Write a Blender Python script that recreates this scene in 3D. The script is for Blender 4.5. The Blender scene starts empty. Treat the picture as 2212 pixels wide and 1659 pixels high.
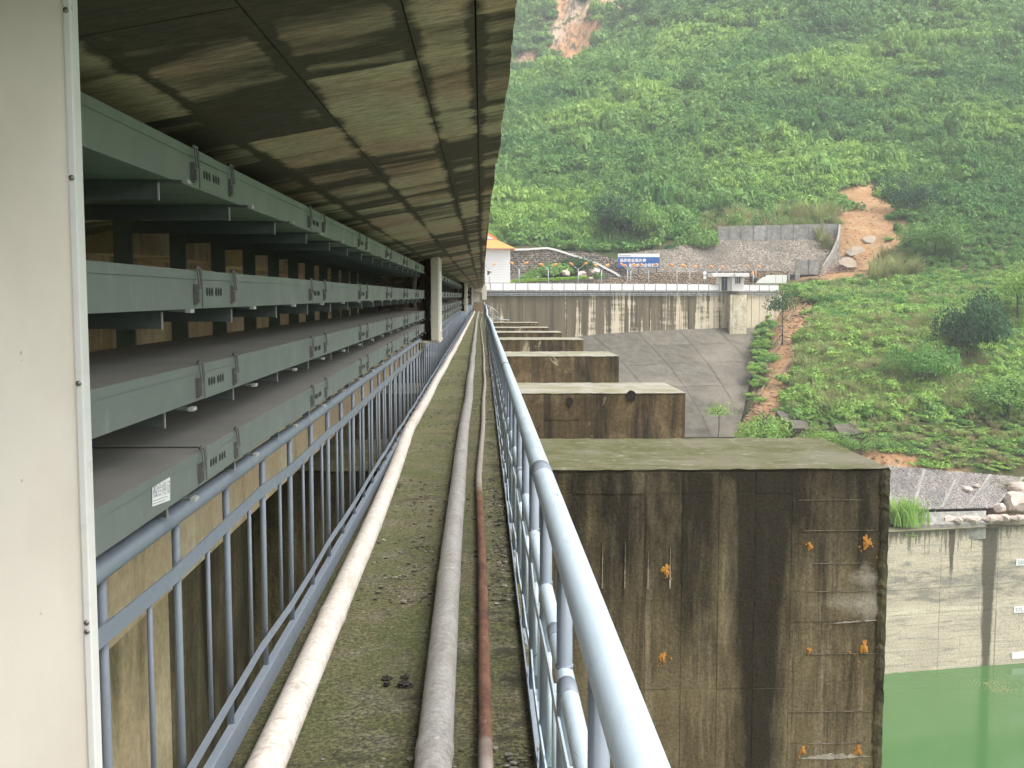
import bpy, math, random
import numpy as np
from mathutils import Vector, Matrix
random.seed(7); RNG = np.random.default_rng(7)
S = bpy.context.scene
COL = S.collection

# ------------------------------------------------------------------ camera, world, sun, exposure
F, CX, CY, VPX, VPY = 2300., 1106., 829.5, 1041., 638.
PITCH = math.atan((CY - VPY) / F); YAW = math.atan((CX - VPX) / F * math.cos(PITCH))
EYE = np.array([0, 0, 1.65])
FW = np.array([math.sin(YAW) * math.cos(PITCH), math.cos(YAW) * math.cos(PITCH), -math.sin(PITCH)])
RT = np.array([math.cos(YAW), -math.sin(YAW), 0.]); UP = np.cross(RT, FW)
cd = bpy.data.cameras.new('camera'); cam = bpy.data.objects.new('camera', cd); COL.objects.link(cam)
cam.location = EYE; cam.rotation_euler = (math.pi / 2 - PITCH, 0, -YAW)
cd.sensor_width = 36; cd.lens = 36 * F / 2212; cd.clip_start = .05; cd.clip_end = 6000
S.camera = cam

SUN_EL, SUN_AZ = math.radians(58), math.radians(115)     # azimuth from +Y towards +X
W = bpy.data.worlds.new('World'); S.world = W; W.use_nodes = True
wn = W.node_tree; bg = wn.nodes['Background']
sky = wn.nodes.new('ShaderNodeTexSky'); sky.sky_type = 'NISHITA'; sky.sun_disc = False
sky.sun_elevation = SUN_EL; sky.sun_rotation = SUN_AZ
sky.air_density = 1.0; sky.dust_density = 6.0; sky.ozone_density = 1.0
hs = wn.nodes.new('ShaderNodeHueSaturation'); hs.inputs['Saturation'].default_value = .14
wn.links.new(sky.outputs[0], hs.inputs['Color']); wn.links.new(hs.outputs[0], bg.inputs[0])
bg.inputs[1].default_value = .15
sd = bpy.data.lights.new('sun', 'SUN'); sd.energy = 1.1; sd.angle = math.radians(25); sd.color = (1, .97, .92)
sun = bpy.data.objects.new('sun', sd); COL.objects.link(sun)
sdir = Vector((math.sin(SUN_AZ) * math.cos(SUN_EL), math.cos(SUN_AZ) * math.cos(SUN_EL), math.sin(SUN_EL)))
sun.rotation_euler = sdir.to_track_quat('Z', 'Y').to_euler()
vs = S.view_settings; vs.view_transform = 'Standard'; vs.look = 'None'; vs.exposure = 1.2; vs.gamma = 1; vs.use_curve_mapping = False
S.cycles.max_bounces = 8; S.cycles.diffuse_bounces = 5; S.cycles.transparent_max_bounces = 8
S.cycles.use_denoising = True
S.cycles.volume_bounces = 0

# ------------------------------------------------------------------ measuring helpers (photo point -> place in the world)
def ray(u, v): return FW + RT * (u - CX) / F + UP * (CY - v) / F
def at_y(u, v, Y): d = ray(u, v); return EYE + d * (Y / d[1])
def at_z(u, v, Z): d = ray(u, v); return EYE + d * ((Z - 1.65) / d[2])
def at_x(u, v, X): d = ray(u, v); return EYE + d * (X / d[0])
def proj(P):
    q = np.asarray(P, float) - EYE; w = q @ FW
    return CX + F * (q @ RT) / w, CY - F * (q @ UP) / w, w

# ------------------------------------------------------------------ object helpers
def tag(o, label=None, cat=None, group=None, kind=None):
    if label: o['label'] = label
    if cat: o['category'] = cat
    if group: o['group'] = group
    if kind: o['kind'] = kind
    return o
def empty(name, loc=(0, 0, 0), label=None, cat=None, group=None, rz=0, kind=None):
    o = bpy.data.objects.new(name, None); COL.objects.link(o); o.location = loc; o.rotation_euler = (0, 0, rz)
    o.empty_display_size = .2
    return tag(o, label, cat, group, kind)
def inst(name, mesh, parent=None, loc=(0, 0, 0), rot=(0, 0, 0), sc=None):
    o = bpy.data.objects.new(name, mesh); COL.objects.link(o); o.parent = parent; o.location = loc; o.rotation_euler = rot
    if sc is not None: o.scale = sc if hasattr(sc, '__len__') else (sc, sc, sc)
    return o
def copy_tree(src, parent=None):
    kids = [c for c in list(src.children)]
    o = src.copy(); COL.objects.link(o); o.parent = parent
    for c in kids: copy_tree(c, o)
    return o
class MB:
    def __init__(s): s.v = []; s.f = []
    def add(s, vs, fs):
        n = len(s.v); s.v += [tuple(map(float, p)) for p in vs]; s.f += [tuple(i + n for i in f) for f in fs]; return s
    def box(s, a, b, M=None):
        x0, y0, z0 = a; x1, y1, z1 = b
        V = [(x0, y0, z0), (x1, y0, z0), (x1, y1, z0), (x0, y1, z0), (x0, y0, z1), (x1, y0, z1), (x1, y1, z1), (x0, y1, z1)]
        if M is not None: V = [tuple(M @ Vector(p)) for p in V]
        return s.add(V, [(0, 3, 2, 1), (4, 5, 6, 7), (0, 1, 5, 4), (1, 2, 6, 5), (2, 3, 7, 6), (3, 0, 4, 7)])
    def bar(s, p, q, w, h=None):        # square bar from p to q
        p = Vector(p); q = Vector(q); h = h or w; d = q - p; L = d.length
        M = Matrix.Translation(p) @ d.to_track_quat('Y', 'Z').to_matrix().to_4x4()
        return s.box((-w / 2, 0, -h / 2), (w / 2, L, h / 2), M)
    def tube(s, pts, r, n=10, cap=True, rr=None):
        pts = [Vector(p) for p in pts]; base = len(s.v); m = len(pts)
        for i, p in enumerate(pts):
            d = (pts[min(i + 1, m - 1)] - pts[max(i - 1, 0)]).normalized()
            a = d.cross(Vector((0, 0, 1)) if abs(d.z) < .9 else Vector((1, 0, 0))).normalized(); b = a.cross(d)
            R = rr[i] if rr else r
            for k in range(n):
                t = 2 * math.pi * k / n; s.v.append(tuple(p + (a * math.cos(t) + b * math.sin(t)) * R))
        for i in range(m - 1):
            for k in range(n):
                k2 = (k + 1) % n
                s.f.append((base + i * n + k, base + (i + 1) * n + k, base + (i + 1) * n + k2, base + i * n + k2))
        if cap:
            s.f.append(tuple(base + k for k in range(n))); s.f.append(tuple(base + (m - 1) * n + k for k in range(n))[::-1])
        return s
    def prism(s, poly, a, b, axis='z'):  # polygon extruded between a and b
        n = len(poly)
        def P(p, t):
            return {'z': (p[0], p[1], t), 'y': (p[0], t, p[1]), 'x': (t, p[0], p[1])}[axis]
        V = [P(p, a) for p in poly] + [P(p, b) for p in poly]
        return s.add(V, [tuple(range(n))[::-1], tuple(range(n, 2 * n))] + [(i, (i + 1) % n, n + (i + 1) % n, n + i) for i in range(n)])
    def mesh(s, name, m, smooth=False):
        me = bpy.data.meshes.new(name); me.from_pydata(s.v, [], s.f)
        if m: me.materials.append(m)
        if smooth: me.polygons.foreach_set('use_smooth', [True] * len(me.polygons))
        me.update(); return me
    def build(s, name, m, parent=None, smooth=False, **k):
        return tag(inst(name, s.mesh(name, m, smooth), parent), **k)
def fast_mesh(name, V, Fq, m, smooth=False):   # V (n,3), Fq (m,4) arrays
    me = bpy.data.meshes.new(name); V = np.asarray(V, np.float32); Fq = np.asarray(Fq, np.int32)
    me.vertices.add(len(V)); me.vertices.foreach_set('co', V.ravel())
    k = Fq.shape[1]; me.loops.add(Fq.size); me.loops.foreach_set('vertex_index', Fq.ravel())
    me.polygons.add(len(Fq)); me.polygons.foreach_set('loop_start', np.arange(0, Fq.size, k, dtype=np.int32))
    me.polygons.foreach_set('loop_total', np.full(len(Fq), k, np.int32))
    if smooth: me.polygons.foreach_set('use_smooth', np.ones(len(Fq), bool))
    me.update(calc_edges=True); me.validate()
    if m: me.materials.append(m)
    return me
def bevel(o, w=.004, seg=2):
    b = o.modifiers.new('bevel', 'BEVEL'); b.width = w; b.segments = seg; b.limit_method = 'ANGLE'; return o

# ------------------------------------------------------------------ materials
class NT:
    def __init__(s, name):
        s.m = bpy.data.materials.new(name); s.m.use_nodes = True; s.t = s.m.node_tree
        s.b = s.t.nodes['Principled BSDF']; s.pos = s.t.nodes.new('ShaderNodeNewGeometry')
    def n(s, t): return s.t.nodes.new(t)
    def L(s, a, b): s.t.links.new(a, b)
    def P(s): return s.pos.outputs['Position']
    def obj(s): return s.n('ShaderNodeTexCoord').outputs['Object']
    def rnd(s): return s.n('ShaderNodeObjectInfo').outputs['Random']
    def isl(s): return s.pos.outputs['Random Per Island']
    def noise(s, scale, vec=(1, 1, 1), det=5, rough=.55, src=None, dist=0, off=None):
        m = s.n('ShaderNodeMapping'); m.inputs['Scale'].default_value = vec
        s.L(src or s.P(), m.inputs[0])
        if off is not None: s.L(off, m.inputs['Location'])
        x = s.n('ShaderNodeTexNoise'); x.inputs['Scale'].default_value = scale; x.inputs['Detail'].default_value = det
        x.inputs['Roughness'].default_value = rough; x.inputs['Distortion'].default_value = dist
        s.L(m.outputs[0], x.inputs[0]); return x.outputs[0]
    def vor(s, scale, vec=(1, 1, 1), feat='F1', out='Distance', src=None):
        m = s.n('ShaderNodeMapping'); m.inputs['Scale'].default_value = vec; s.L(src or s.P(), m.inputs[0])
        x = s.n('ShaderNodeTexVoronoi'); x.feature = feat; x.inputs['Scale'].default_value = scale
        s.L(m.outputs[0], x.inputs[0]); return x.outputs[out]
    def ramp(s, fac, stops):
        r = s.n('ShaderNodeValToRGB'); e = r.color_ramp.elements
        while len(e) < len(stops): e.new(.5)
        for i, (p, c) in enumerate(stops):
            e[i].position = p; e[i].color = (c, c, c, 1) if not hasattr(c, '__len__') else (*c, 1)
        s.L(fac, r.inputs[0]); return r.outputs[0]
    def mix(s, fac, a, b, mode='MIX'):
        x = s.n('ShaderNodeMix'); x.data_type = 'RGBA'; x.blend_type = mode
        for v, i in ((fac, 0), (a, 6), (b, 7)):
            if hasattr(v, 'is_linked'): s.L(v, x.inputs[i])
            elif i == 0: x.inputs[0].default_value = v
            else: x.inputs[i].default_value = (*v, 1) if hasattr(v, '__len__') else (v, v, v, 1)
        return x.outputs[2]
    def math(s, op, a, b=0., c=None):
        x = s.n('ShaderNodeMath'); x.operation = op
        for i, v in enumerate((a, b) if c is None else (a, b, c)):
            if hasattr(v, 'is_linked'): s.L(v, x.inputs[i])
            else: x.inputs[i].default_value = v
        return x.outputs[0]
    def xyz(s, i, src=None):
        x = s.n('ShaderNodeSeparateXYZ'); s.L(src or s.P(), x.inputs[0]); return x.outputs[i]
    def bump(s, h, strength=.3, dist=.01):
        b = s.n('ShaderNodeBump'); b.inputs['Strength'].default_value = strength; b.inputs['Distance'].default_value = dist
        s.L(h, b.inputs['Height']); s.L(b.outputs[0], s.b.inputs['Normal'])
    def out(s, col, rough=.7, metal=0, spec=None):
        for v, k in ((col, 'Base Color'), (rough, 'Roughness')):
            if hasattr(v, 'is_linked'): s.L(v, s.b.inputs[k])
            else: s.b.inputs[k].default_value = (*v, 1) if hasattr(v, '__len__') else v
        s.b.inputs['Metallic'].default_value = metal
        if spec is not None: s.b.inputs['Specular IOR Level'].default_value = spec
        return s.m

def paint(name, c1, c2, rough=.45, sc=6, dirt=(.12, .1, .08), damt=.35, chips=None):
    t = NT(name); a = t.mix(t.noise(sc * .25), c1, c2)
    a = t.mix(t.ramp(t.noise(sc * 3, (1, .3, 1), 8, .7), [(.55, 0), (.75, damt)]), a, dirt)
    if chips: a = t.mix(t.ramp(t.noise(sc * 4, (1, .25, 1), 6, .7, dist=1.5), [(.63, 0), (.65, 1)]), a, chips)
    t.bump(t.noise(60, det=4), .12, .002)
    return t.out(a, t.ramp(t.noise(sc * 2), [(.3, rough - .1), (.7, rough + .2)]))

m_rail_r = paint('rail_paint_pale_blue', (.41, .50, .575), (.48, .565, .63), .38, 5, (.2, .24, .27), .35, chips=(.20, .25, .30))
m_rail_l = paint('rail_paint_grey_blue', (.185, .22, .265), (.225, .26, .305), .5, 6, (.12, .14, .16), .4)
def tray_paint():
    t = NT('tray_paint'); a = t.mix(t.noise(2.2), (.145, .175, .162), (.20, .225, .21))
    a = t.mix(t.ramp(t.noise(9, (1, 2, .5), 7, .7), [(.58, 0), (.72, .5)]), a, (.31, .34, .32))
    a = t.mix(t.ramp(t.noise(30, (1, 1, .4), 5, .8), [(.6, 0), (.8, .4)]), a, (.08, .1, .085))
    # grey dust lying on upward faces
    up = t.ramp(t.xyz(2, t.pos.outputs['Normal']), [(.6, 0), (.95, 1)])
    a = t.mix(t.math('MULTIPLY', up, t.ramp(t.noise(5, (1, .6, 1), 5), [(.2, .55), (.7, .95)])), a, (.40, .375, .34))
    a = t.mix(t.ramp(t.xyz(2), [(0, 0), (1, 1)]), a, a)
    a = t.mix(t.math('MULTIPLY', t.ramp(t.math('DIVIDE', t.xyz(2), 3.), [(.62, 0), (.66, 1)]), .3), a, (.16, .235, .15))
    return t.out(a, t.ramp(t.noise(4), [(.3, .42), (.7, .65)]), .0)
m_tray = tray_paint()
m_steel_dk = paint('bracket_paint', (.085, .1, .1), (.12, .14, .135), .55, 8, (.05, .045, .035), .5)
m_zinc = paint('latch_metal', (.11, .11, .105), (.19, .185, .17), .5, 20, (.1, .07, .05), .6)
m_holes = NT('slot_shadow').out((.03, .035, .03), .8)
m_tip = NT('bare_cut_metal').out((.42, .42, .40), .6)

def concrete(name, cols, streak=(3, 3, .12), ss=2.2, dark=(.035, .03, .024), dthr=(.48, .62), amt=.85, moss=None, mthr=(.5, .65), top=None, patch=None, bump=.35, rough=.85, fine=22, pscale=.9, rnd=.0, spec=.3, grain=.6):
    t = NT(name)
    off = None
    a = t.mix(t.ramp(t.noise(.9, det=6), [(.35, 0), (.65, 1)]), cols[0], cols[1])
    if len(cols) > 2: a = t.mix(t.ramp(t.noise(pscale, (1, 1, 1), 6, .6), [(.5, 0), (.62, 1)]), a, cols[2])
    a = t.mix(grain, a, t.ramp(t.noise(fine, det=9, rough=.8), [(.32, .12), (.68, .88)]), 'OVERLAY')
    n1 = t.noise(ss, streak, 8, .68, dist=.4); n2 = t.noise(.45, (1, 1, .6), 4)
    d = t.ramp(t.math('ADD', t.math('MULTIPLY', n1, .65), t.math('MULTIPLY', n2, .35)), [(dthr[0], 0), (dthr[1], amt)])
    a = t.mix(d, a, dark)
    if patch: a = t.mix(t.ramp(t.noise(ss * .6, (streak[0] * .6, streak[1] * .6, streak[2] * 3), 6, .6, dist=.8), [(.62, 0), (.66, .9)]), a, patch)
    if moss: a = t.mix(t.ramp(t.noise(1.3, (1, 1, 1), 8, .7), [(mthr[0], 0), (mthr[1], .8)]), a, moss)
    if rnd: a = t.mix(rnd, a, t.mix(t.rnd(), (.25, .25, .25), (.75, .75, .75)), 'OVERLAY')
    if top:  # mossy weathering on upward faces
        up = t.ramp(t.xyz(2, t.pos.outputs['Normal']), [(.5, 0), (.8, 1)])
        g = t.mix(t.ramp(t.noise(1.1, (1, 1.3, 1), 8, .7), [(.42, 0), (.58, 1)]), top[0], top[1])
        g = t.mix(t.ramp(t.noise(9, (.6, 1.5, 1), 8, .8), [(.5, 0), (.75, .7)]), g, top[2])
        a = t.mix(up, a, g)
    h = t.math('ADD', t.noise(fine, det=9, rough=.75), t.math('MULTIPLY', n1, .8))
    t.bump(h, bump, .02)
    return t.out(a, rough, 0, spec)

m_ceiling = None
def ceiling_mat():
    t = NT('ceiling_concrete')
    a = t.mix(t.ramp(t.noise(1.1, (1, .6, 1), 5), [(.38, 0), (.6, 1)]), (.46, .40, .28), (.43, .28, .20))
    a = t.mix(t.ramp(t.noise(.8, (.8, 1, 1), 4), [(.5, 0), (.65, .8)]), a, (.45, .39, .26))
    st = t.noise(1.0, (.8, 3.4, 1), 7, .6, dist=.5)           # board-wise stains running across the soffit
    big = t.noise(.8, (.9, 1.9, 1), 4, .5)
    rb = t.math('MULTIPLY', t.math('SUBTRACT', t.rnd(), .4), .15); dm = None
    for xl_ in (-.014, -.173, -.482, -.806, -1.12, -1.44):
        d_ = t.math('ABSOLUTE', t.math('SUBTRACT', t.xyz(0), xl_)); dm = d_ if dm is None else t.math('MINIMUM', dm, d_)
    dm = t.math('ADD', dm, t.math('MULTIPLY', t.math('SUBTRACT', t.noise(9, (1, 1, 1), 8, .8), .5), .07))
    rb = t.math('ADD', rb, t.ramp(dm, [(.0, .13), (.035, 0)]))
    k = t.math('ADD', t.math('ADD', t.math('MULTIPLY', st, .52), t.math('MULTIPLY', big, .48)), rb)
    a = t.mix(t.ramp(k, [(.465, 0), (.565, .93)]), a, (.04, .033, .023))
    a = t.mix(t.ramp(t.noise(14, (.35, 4, 1), 8, .75), [(.52, 0), (.72, .6)]), a, (.045, .037, .026))
    a = t.mix(t.ramp(t.noise(2, (.5, 4, 1), 6), [(.68, 0), (.74, .45)]), a, (.17, .17, .19))
    a = t.mix(.6, a, t.ramp(t.noise(30, (.5, 1.6, 1), 9, .8), [(.34, .1), (.66, .9)]), 'OVERLAY')
    t.bump(t.noise(16, (.4, 3, 1), 8, .75), .5, .015)
    return t.out(a, .8, 0, .35)
m_ceiling = ceiling_mat()
m_black = NT('joint_dark').out((.02, .017, .012), .9)
def pier_mat():
    t = NT('pier_concrete'); X, Z = t.xyz(0), t.xyz(2)
    a = t.mix(t.ramp(t.noise(1.1, (1, 1, .6), 7, .6), [(.38, 0), (.62, 1)]), (.150, .120, .066), (.225, .185, .108))
    a = t.mix(t.ramp(t.noise(5, (1, 1, .35), 8, .7), [(.40, .0), (.7, .55)]), a, (.085, .06, .035))
    a = t.mix(t.ramp(t.noise(5.5, (1, 1, .06), 7, .75), [(.54, 0), (.64, .7)]), a, (.29, .235, .155))
    a = t.mix(t.ramp(t.noise(9, (1, 1, .05), 7, .75), [(.52, 0), (.64, .7)]), a, (.06, .046, .028))      # lighter run-off lines
    n = t.noise(2.6, (1, 1, .16), 8, .68, dist=.3); n2 = t.noise(.8, (1, 1, .5), 5)
    topw = t.ramp(t.math('DIVIDE', t.math('ADD', Z, 8.), 8.), [(.55, 0), (.94, .22)])
    band = t.ramp(t.math('ABSOLUTE', t.math('SUBTRACT', X, 3.6)), [(.08, .26), (.55, 0)])
    band = t.math('ADD', band, t.ramp(X, [(5.0, 0), (5.2, .12)])) if False else band
    band2 = t.ramp(t.math('ABSOLUTE', t.math('SUBTRACT', X, 2.7)), [(.05, .08), (.4, 0)])
    k = t.math('ADD', t.math('ADD', t.math('MULTIPLY', n, .6), t.math('MULTIPLY', n2, .4)), t.math('ADD', topw, t.math('ADD', band, band2)))
    a = t.mix(t.ramp(k, [(.54, 0), (.735, .93)]), a, (.022, .018, .0125))
    # lime bloom low on the right hand boards
    d = t.math('ADD', t.math('ABSOLUTE', t.math('SUBTRACT', Z, -2.33)), t.math('ABSOLUTE', t.math('MULTIPLY', t.math('SUBTRACT', X, 5.0), .38)))
    a = t.mix(t.ramp(t.math('ADD', d, t.math('MULTIPLY', t.noise(4, det=6), .35)), [(.22, .85), (.46, 0)]), a, (.36, .32, .25))
    d = t.math('ADD', t.math('ABSOLUTE', t.math('SUBTRACT', Z, -1.98)), t.math('ABSOLUTE', t.math('MULTIPLY', t.math('SUBTRACT', X, 4.95), .6)))
    a = t.mix(t.ramp(t.math('ADD', d, t.math('MULTIPLY', t.noise(5, det=6), .3)), [(.17, .8), (.34, 0)]), a, (.40, .36, .29))
    a = t.mix(.55, a, t.ramp(t.noise(26, det=9, rough=.8), [(.34, .1), (.66, .88)]), 'OVERLAY')
    up = t.ramp(t.xyz(2, t.pos.outputs['Normal']), [(.5, 0), (.8, 1)])
    g = t.mix(t.ramp(t.noise(.9, (1, 1.5, 1), 8, .65), [(.40, 0), (.60, 1)]), (.165, .155, .105), (.095, .098, .036))
    g = t.mix(t.ramp(t.noise(3.5, (1, 1.6, 1), 8, .75), [(.55, 0), (.66, .8)]), g, (.30, .28, .235)); g = t.mix(t.ramp(t.noise(22, det=8, rough=.8), [(.5, 0), (.7, .6)]), g, (.10, .09, .06))
    a = t.mix(up, a, g)
    t.bump(t.math('ADD', t.noise(22, det=9, rough=.8), t.math('MULTIPLY', n, .8)), .8, .025)
    return t.out(a, t.ramp(n2, [(.3, .6), (.7, .9)]), 0, .2)
m_pier = pier_mat()
m_pier_edge = concrete('pier_edge_concrete', [(.05, .042, .025), (.10, .09, .045)], dark=(.012, .01, .007), dthr=(.45, .6), ss=4, streak=(1, 1, .8), fine=20, bump=.9)
m_pier2 = concrete('pier_concrete_ochre', [(.17, .12, .06), (.10, .072, .04), (.22, .16, .09)], streak=(3, 3, .3), ss=1.3,
                   dark=(.03, .025, .018), dthr=(.44, .585), amt=.88, top=[(.30, .285, .24), (.20, .195, .11), (.40, .39, .35)], patch=(.42, .36, .25), bump=.6, fine=12, rnd=.15)
m_wall_in = concrete('inner_wall_concrete', [(.62, .48, .34), (.50, .38, .25), (.66, .55, .41)], streak=(2, 2, .25), ss=1.0, grain=.3,
                     dark=(.16, .11, .06), dthr=(.52, .66), amt=.8, bump=.5, fine=14)
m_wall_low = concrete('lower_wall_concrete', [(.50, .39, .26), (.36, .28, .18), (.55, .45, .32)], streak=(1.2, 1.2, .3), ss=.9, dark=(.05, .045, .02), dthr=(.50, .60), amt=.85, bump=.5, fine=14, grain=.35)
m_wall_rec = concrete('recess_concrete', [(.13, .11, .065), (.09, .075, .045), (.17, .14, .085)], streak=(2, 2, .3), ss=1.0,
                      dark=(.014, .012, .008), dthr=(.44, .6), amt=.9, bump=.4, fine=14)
m_dam = concrete('dam_wall_concrete', [(.17, .13, .075), (.12, .095, .055), (.21, .165, .10)], streak=(.9, .9, .05), ss=.9,
                 dark=(.05, .042, .026), dthr=(.46, .6), amt=.8, patch=(.62, .55, .42), bump=.3, fine=2, pscale=.12)
def dam_mat():
    t = NT('dam_face'); s1 = t.noise(1.1, (1, 1, .035), 8, .72, dist=.2); s2 = t.noise(.16, (1, 1, .25), 4); cr = t.noise(1.2, (.25, .25, 1.6), 5, .6)
    g = t.ramp(t.math('DIVIDE', t.xyz(0), 50.), [(0, 0), (.25, .25), (.62, .3), (.72, .85), (1, 1.)])
    dk = t.mix(t.ramp(t.noise(.9, (1, 1, .06), 6), [(.38, 0), (.62, 1)]), (.155, .125, .075), (.08, .067, .04))
    pl = t.mix(t.noise(.7, det=6), (.66, .58, .44), (.52, .45, .33))
    k = t.math('ADD', t.math('ADD', t.math('MULTIPLY', s1, .62), t.math('MULTIPLY', s2, .25)), t.math('ADD', t.math('MULTIPLY', cr, .13), t.math('MULTIPLY', g, .14)))
    low = t.ramp(t.math('DIVIDE', t.math('ADD', t.xyz(2), 6.), 9.), [(.1, .04), (.95, 0), (1, 0)])
    a = t.mix(t.ramp(t.math('ADD', k, low), [(.57, 0), (.60, .9)]), dk, pl)
    a = t.mix(t.ramp(t.noise(1.6, (1, 1, .03), 6, .7), [(.56, 0), (.66, .8)]), a, (.07, .06, .035))
    t.bump(s1, .4, .05); return t.out(a, .9)
m_dam = dam_mat()
m_dam_pale = concrete('dam_wall_pale', [(.52, .47, .36), (.44, .39, .29), (.58, .52, .42)], streak=(1.2, 1.2, .05), ss=1.3,
                      dark=(.12, .095, .05), dthr=(.52, .60), amt=.85, bump=.3, fine=2, pscale=.15)
m_guide0 = concrete('lime', [(.38, .345, .285), (.30, .265, .21)], fine=20)
m_guide = concrete('guide_wall_concrete', [(.55, .49, .37), (.46, .41, .31), (.60, .54, .42)], streak=(.12, .12, 1.6), ss=.8,
                   dark=(.24, .22, .18), dthr=(.50, .62), amt=.6, bump=.3, fine=3, pscale=.1)
m_guide_dk = concrete('guide_wall_wet', [(.15, .13, .09), (.10, .09, .06)], streak=(1, 1, .1), ss=.6, dark=(.06, .055, .04), top=[(.16, .15, .08), (.2, .19, .12), (.25, .24, .2)], fine=3)
m_apron = concrete('apron_concrete', [(.125, .112, .088), (.08, .073, .057), (.155, .138, .108)], streak=(1.3, .16, .3), ss=.8,
                   dark=(.10, .09, .07), dthr=(.52, .68), amt=.7, moss=(.10, .12, .045), mthr=(.62, .70), bump=.12, grain=.35, fine=2.5, pscale=.08, rnd=.25)
m_bounce = concrete('bounce_concrete', [(.36, .31, .24), (.30, .26, .20), (.42, .37, .29)], streak=(.2, 2, .2), ss=.6, dark=(.12, .10, .07), dthr=(.5, .66), amt=.7, fine=2)  # colour of the added slope that bounces light up under the gallery
m_grey_wall = concrete('grey_wall_concrete', [(.30, .29, .26), (.24, .235, .215), (.36, .35, .33)], streak=(.6, .6, .2), ss=.7,
                       dark=(.14, .13, .11), dthr=(.52, .7), amt=.6, bump=.2, fine=2, pscale=.2)
def floor_mat():
    t = NT('walkway_moss')
    a = t.mix(t.ramp(t.noise(1.7, (1, .8, 1), 7, .65), [(.36, 0), (.62, 1)]), (.205, .185, .092), (.14, .16, .055))
    a = t.mix(t.ramp(t.noise(3.2, (1, 1, 1), 8, .7), [(.5, 0), (.66, .85)]), a, (.26, .235, .165))
    a = t.mix(t.ramp(t.noise(2.3, (.6, 1.6, 1), 9, .75), [(.56, 0), (.66, .85)]), a, (.05, .043, .028))
    a = t.mix(t.ramp(t.noise(60, det=6, rough=.8), [(.40, .8), (.58, 0)]), a, (.04, .036, .02))
    a = t.mix(t.ramp(t.noise(26, (.7, 1.2, 1), 5, .7), [(.66, 0), (.74, .6)]), a, (.46, .43, .34))
    a = t.mix(t.ramp(t.noise(.7, (1, .5, 1), 7, .7), [(.63, 0), (.70, .8)]), a, (.07, .115, .015))
    a = t.mix(.75, a, t.ramp(t.noise(30, det=9, rough=.85), [(.36, .02), (.64, .98)]), 'OVERLAY')
    a = t.mix(t.ramp(t.math('ADD', t.noise(4.5, (1, 1, 1), 8, .8), t.ramp(t.math('DIVIDE', t.math('ADD', t.xyz(0), 1.), 1.3), [(.62, 0), (.85, .09), (1, .10)])), [(.60, 0), (.66, .85)]), a, (.045, .038, .025))
    t.bump(t.math('ADD', t.noise(38, det=9, rough=.8), t.math('MULTIPLY', t.noise(5, det=5), 1.6)), 1., .02)
    return t.out(a, t.ramp(t.noise(1.2, det=5), [(.35, .42), (.65, .85)]), 0, .4)
m_floor = floor_mat()
def pipe_mat(name, c1, c2, rust, thr, dirt):
    t = NT(name); a = t.mix(t.noise(3, (1, .4, 1), 5), c1, c2)
    a = t.mix(t.ramp(t.noise(11, (1.2, .7, 1), 8, .8, dist=1), [(.45, 0), (.68, .8)]), a, dirt)
    a = t.mix(t.ramp(t.noise(2.2, (.3, 1, 1), 5, .7), [(.52, 0), (.62, .35)]), a, dirt)
    a = t.mix(.5, a, t.ramp(t.noise(50, det=8, rough=.8), [(.34, .15), (.66, .85)]), 'OVERLAY')
    a = t.mix(t.ramp(t.noise(11, (1, .35, 1), 6, .7, dist=1.2), [(thr, 0), (thr + .05, .85)]), a, rust)
    a = t.mix(t.math('MULTIPLY', t.ramp(t.noise(28, (.35, 1.3, 1), 4, .6), [(.60, 0), (.66, .75)]), 1), a, dirt)
    t.bump(t.noise(25, det=6), .15, .004); return t.out(a, .5)
m_pipe_w = pipe_mat('white_pipe_paint', (.74, .69, .64), (.62, .56, .50), (.28, .13, .08), .66, (.42, .36, .30))
m_pipe_g = pipe_mat('grey_pipe_paint', (.42, .40, .385), (.33, .315, .30), (.30, .2, .16), .73, (.22, .2, .17))
def rust_mat():
    t = NT('rusty_pipe'); k = t.ramp(t.math('DIVIDE', t.math('ADD', t.xyz(1), t.math('MULTIPLY', t.noise(6), .9)), 40.), [(.098, 1), (.106, 0), (.225, 0), (.24, 1)])
    a = t.mix(t.ramp(t.noise(9, (1, .4, 1), 8, .8), [(.36, 0), (.64, 1)]), (.055, .022, .015), (.20, .095, .055))
    b = t.mix(t.noise(12, det=6), (.22, .18, .15), (.36, .32, .29))
    a = t.mix(k, a, b); a = t.mix(t.ramp(t.noise(30, (1, .4, 1), 6), [(.64, 0), (.72, .7)]), a, (.38, .30, .24))
    t.bump(t.noise(50, det=6), .4, .003); return t.out(a, .8)
m_pipe_r = rust_mat()
def panel_mat():
    t = NT('cream_panel'); a = t.mix(t.noise(1.5), (.88, .82, .73), (.83, .765, .67))
    a = t.mix(t.ramp(t.noise(2.5, (1, 1, .5), 6), [(.46, 0), (.7, .6)]), a, (.58, .51, .42))
    a = t.mix(t.ramp(t.noise(38, (1, 1, .5), 3, .5), [(.75, 0), (.78, .7)]), a, (.28, .15, .07))
    t.bump(t.noise(260, (1, 1, 1), 2), .15, .001); return t.out(a, .45)
m_panel = panel_mat()
m_trim = paint('aluminium_trim', (.66, .65, .62), (.72, .71, .68), .35, 9, (.4, .36, .3), .3)
m_screw = NT('screw_head').out((.25, .24, .22), .4, .8)
m_casing = paint('casing_paint', (.60, .56, .46), (.52, .48, .39), .5, 6, (.3, .26, .19), .5)
m_wrap = concrete('wrapped_cables', [(.20, .16, .11), (.13, .10, .07)], streak=(3, 3, 1), ss=3, dark=(.05, .04, .03), fine=14, bump=.6)
m_white = paint('white_render', (.80, .79, .76), (.74, .73, .70), .7, .5, (.5, .48, .43), .3)
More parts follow.
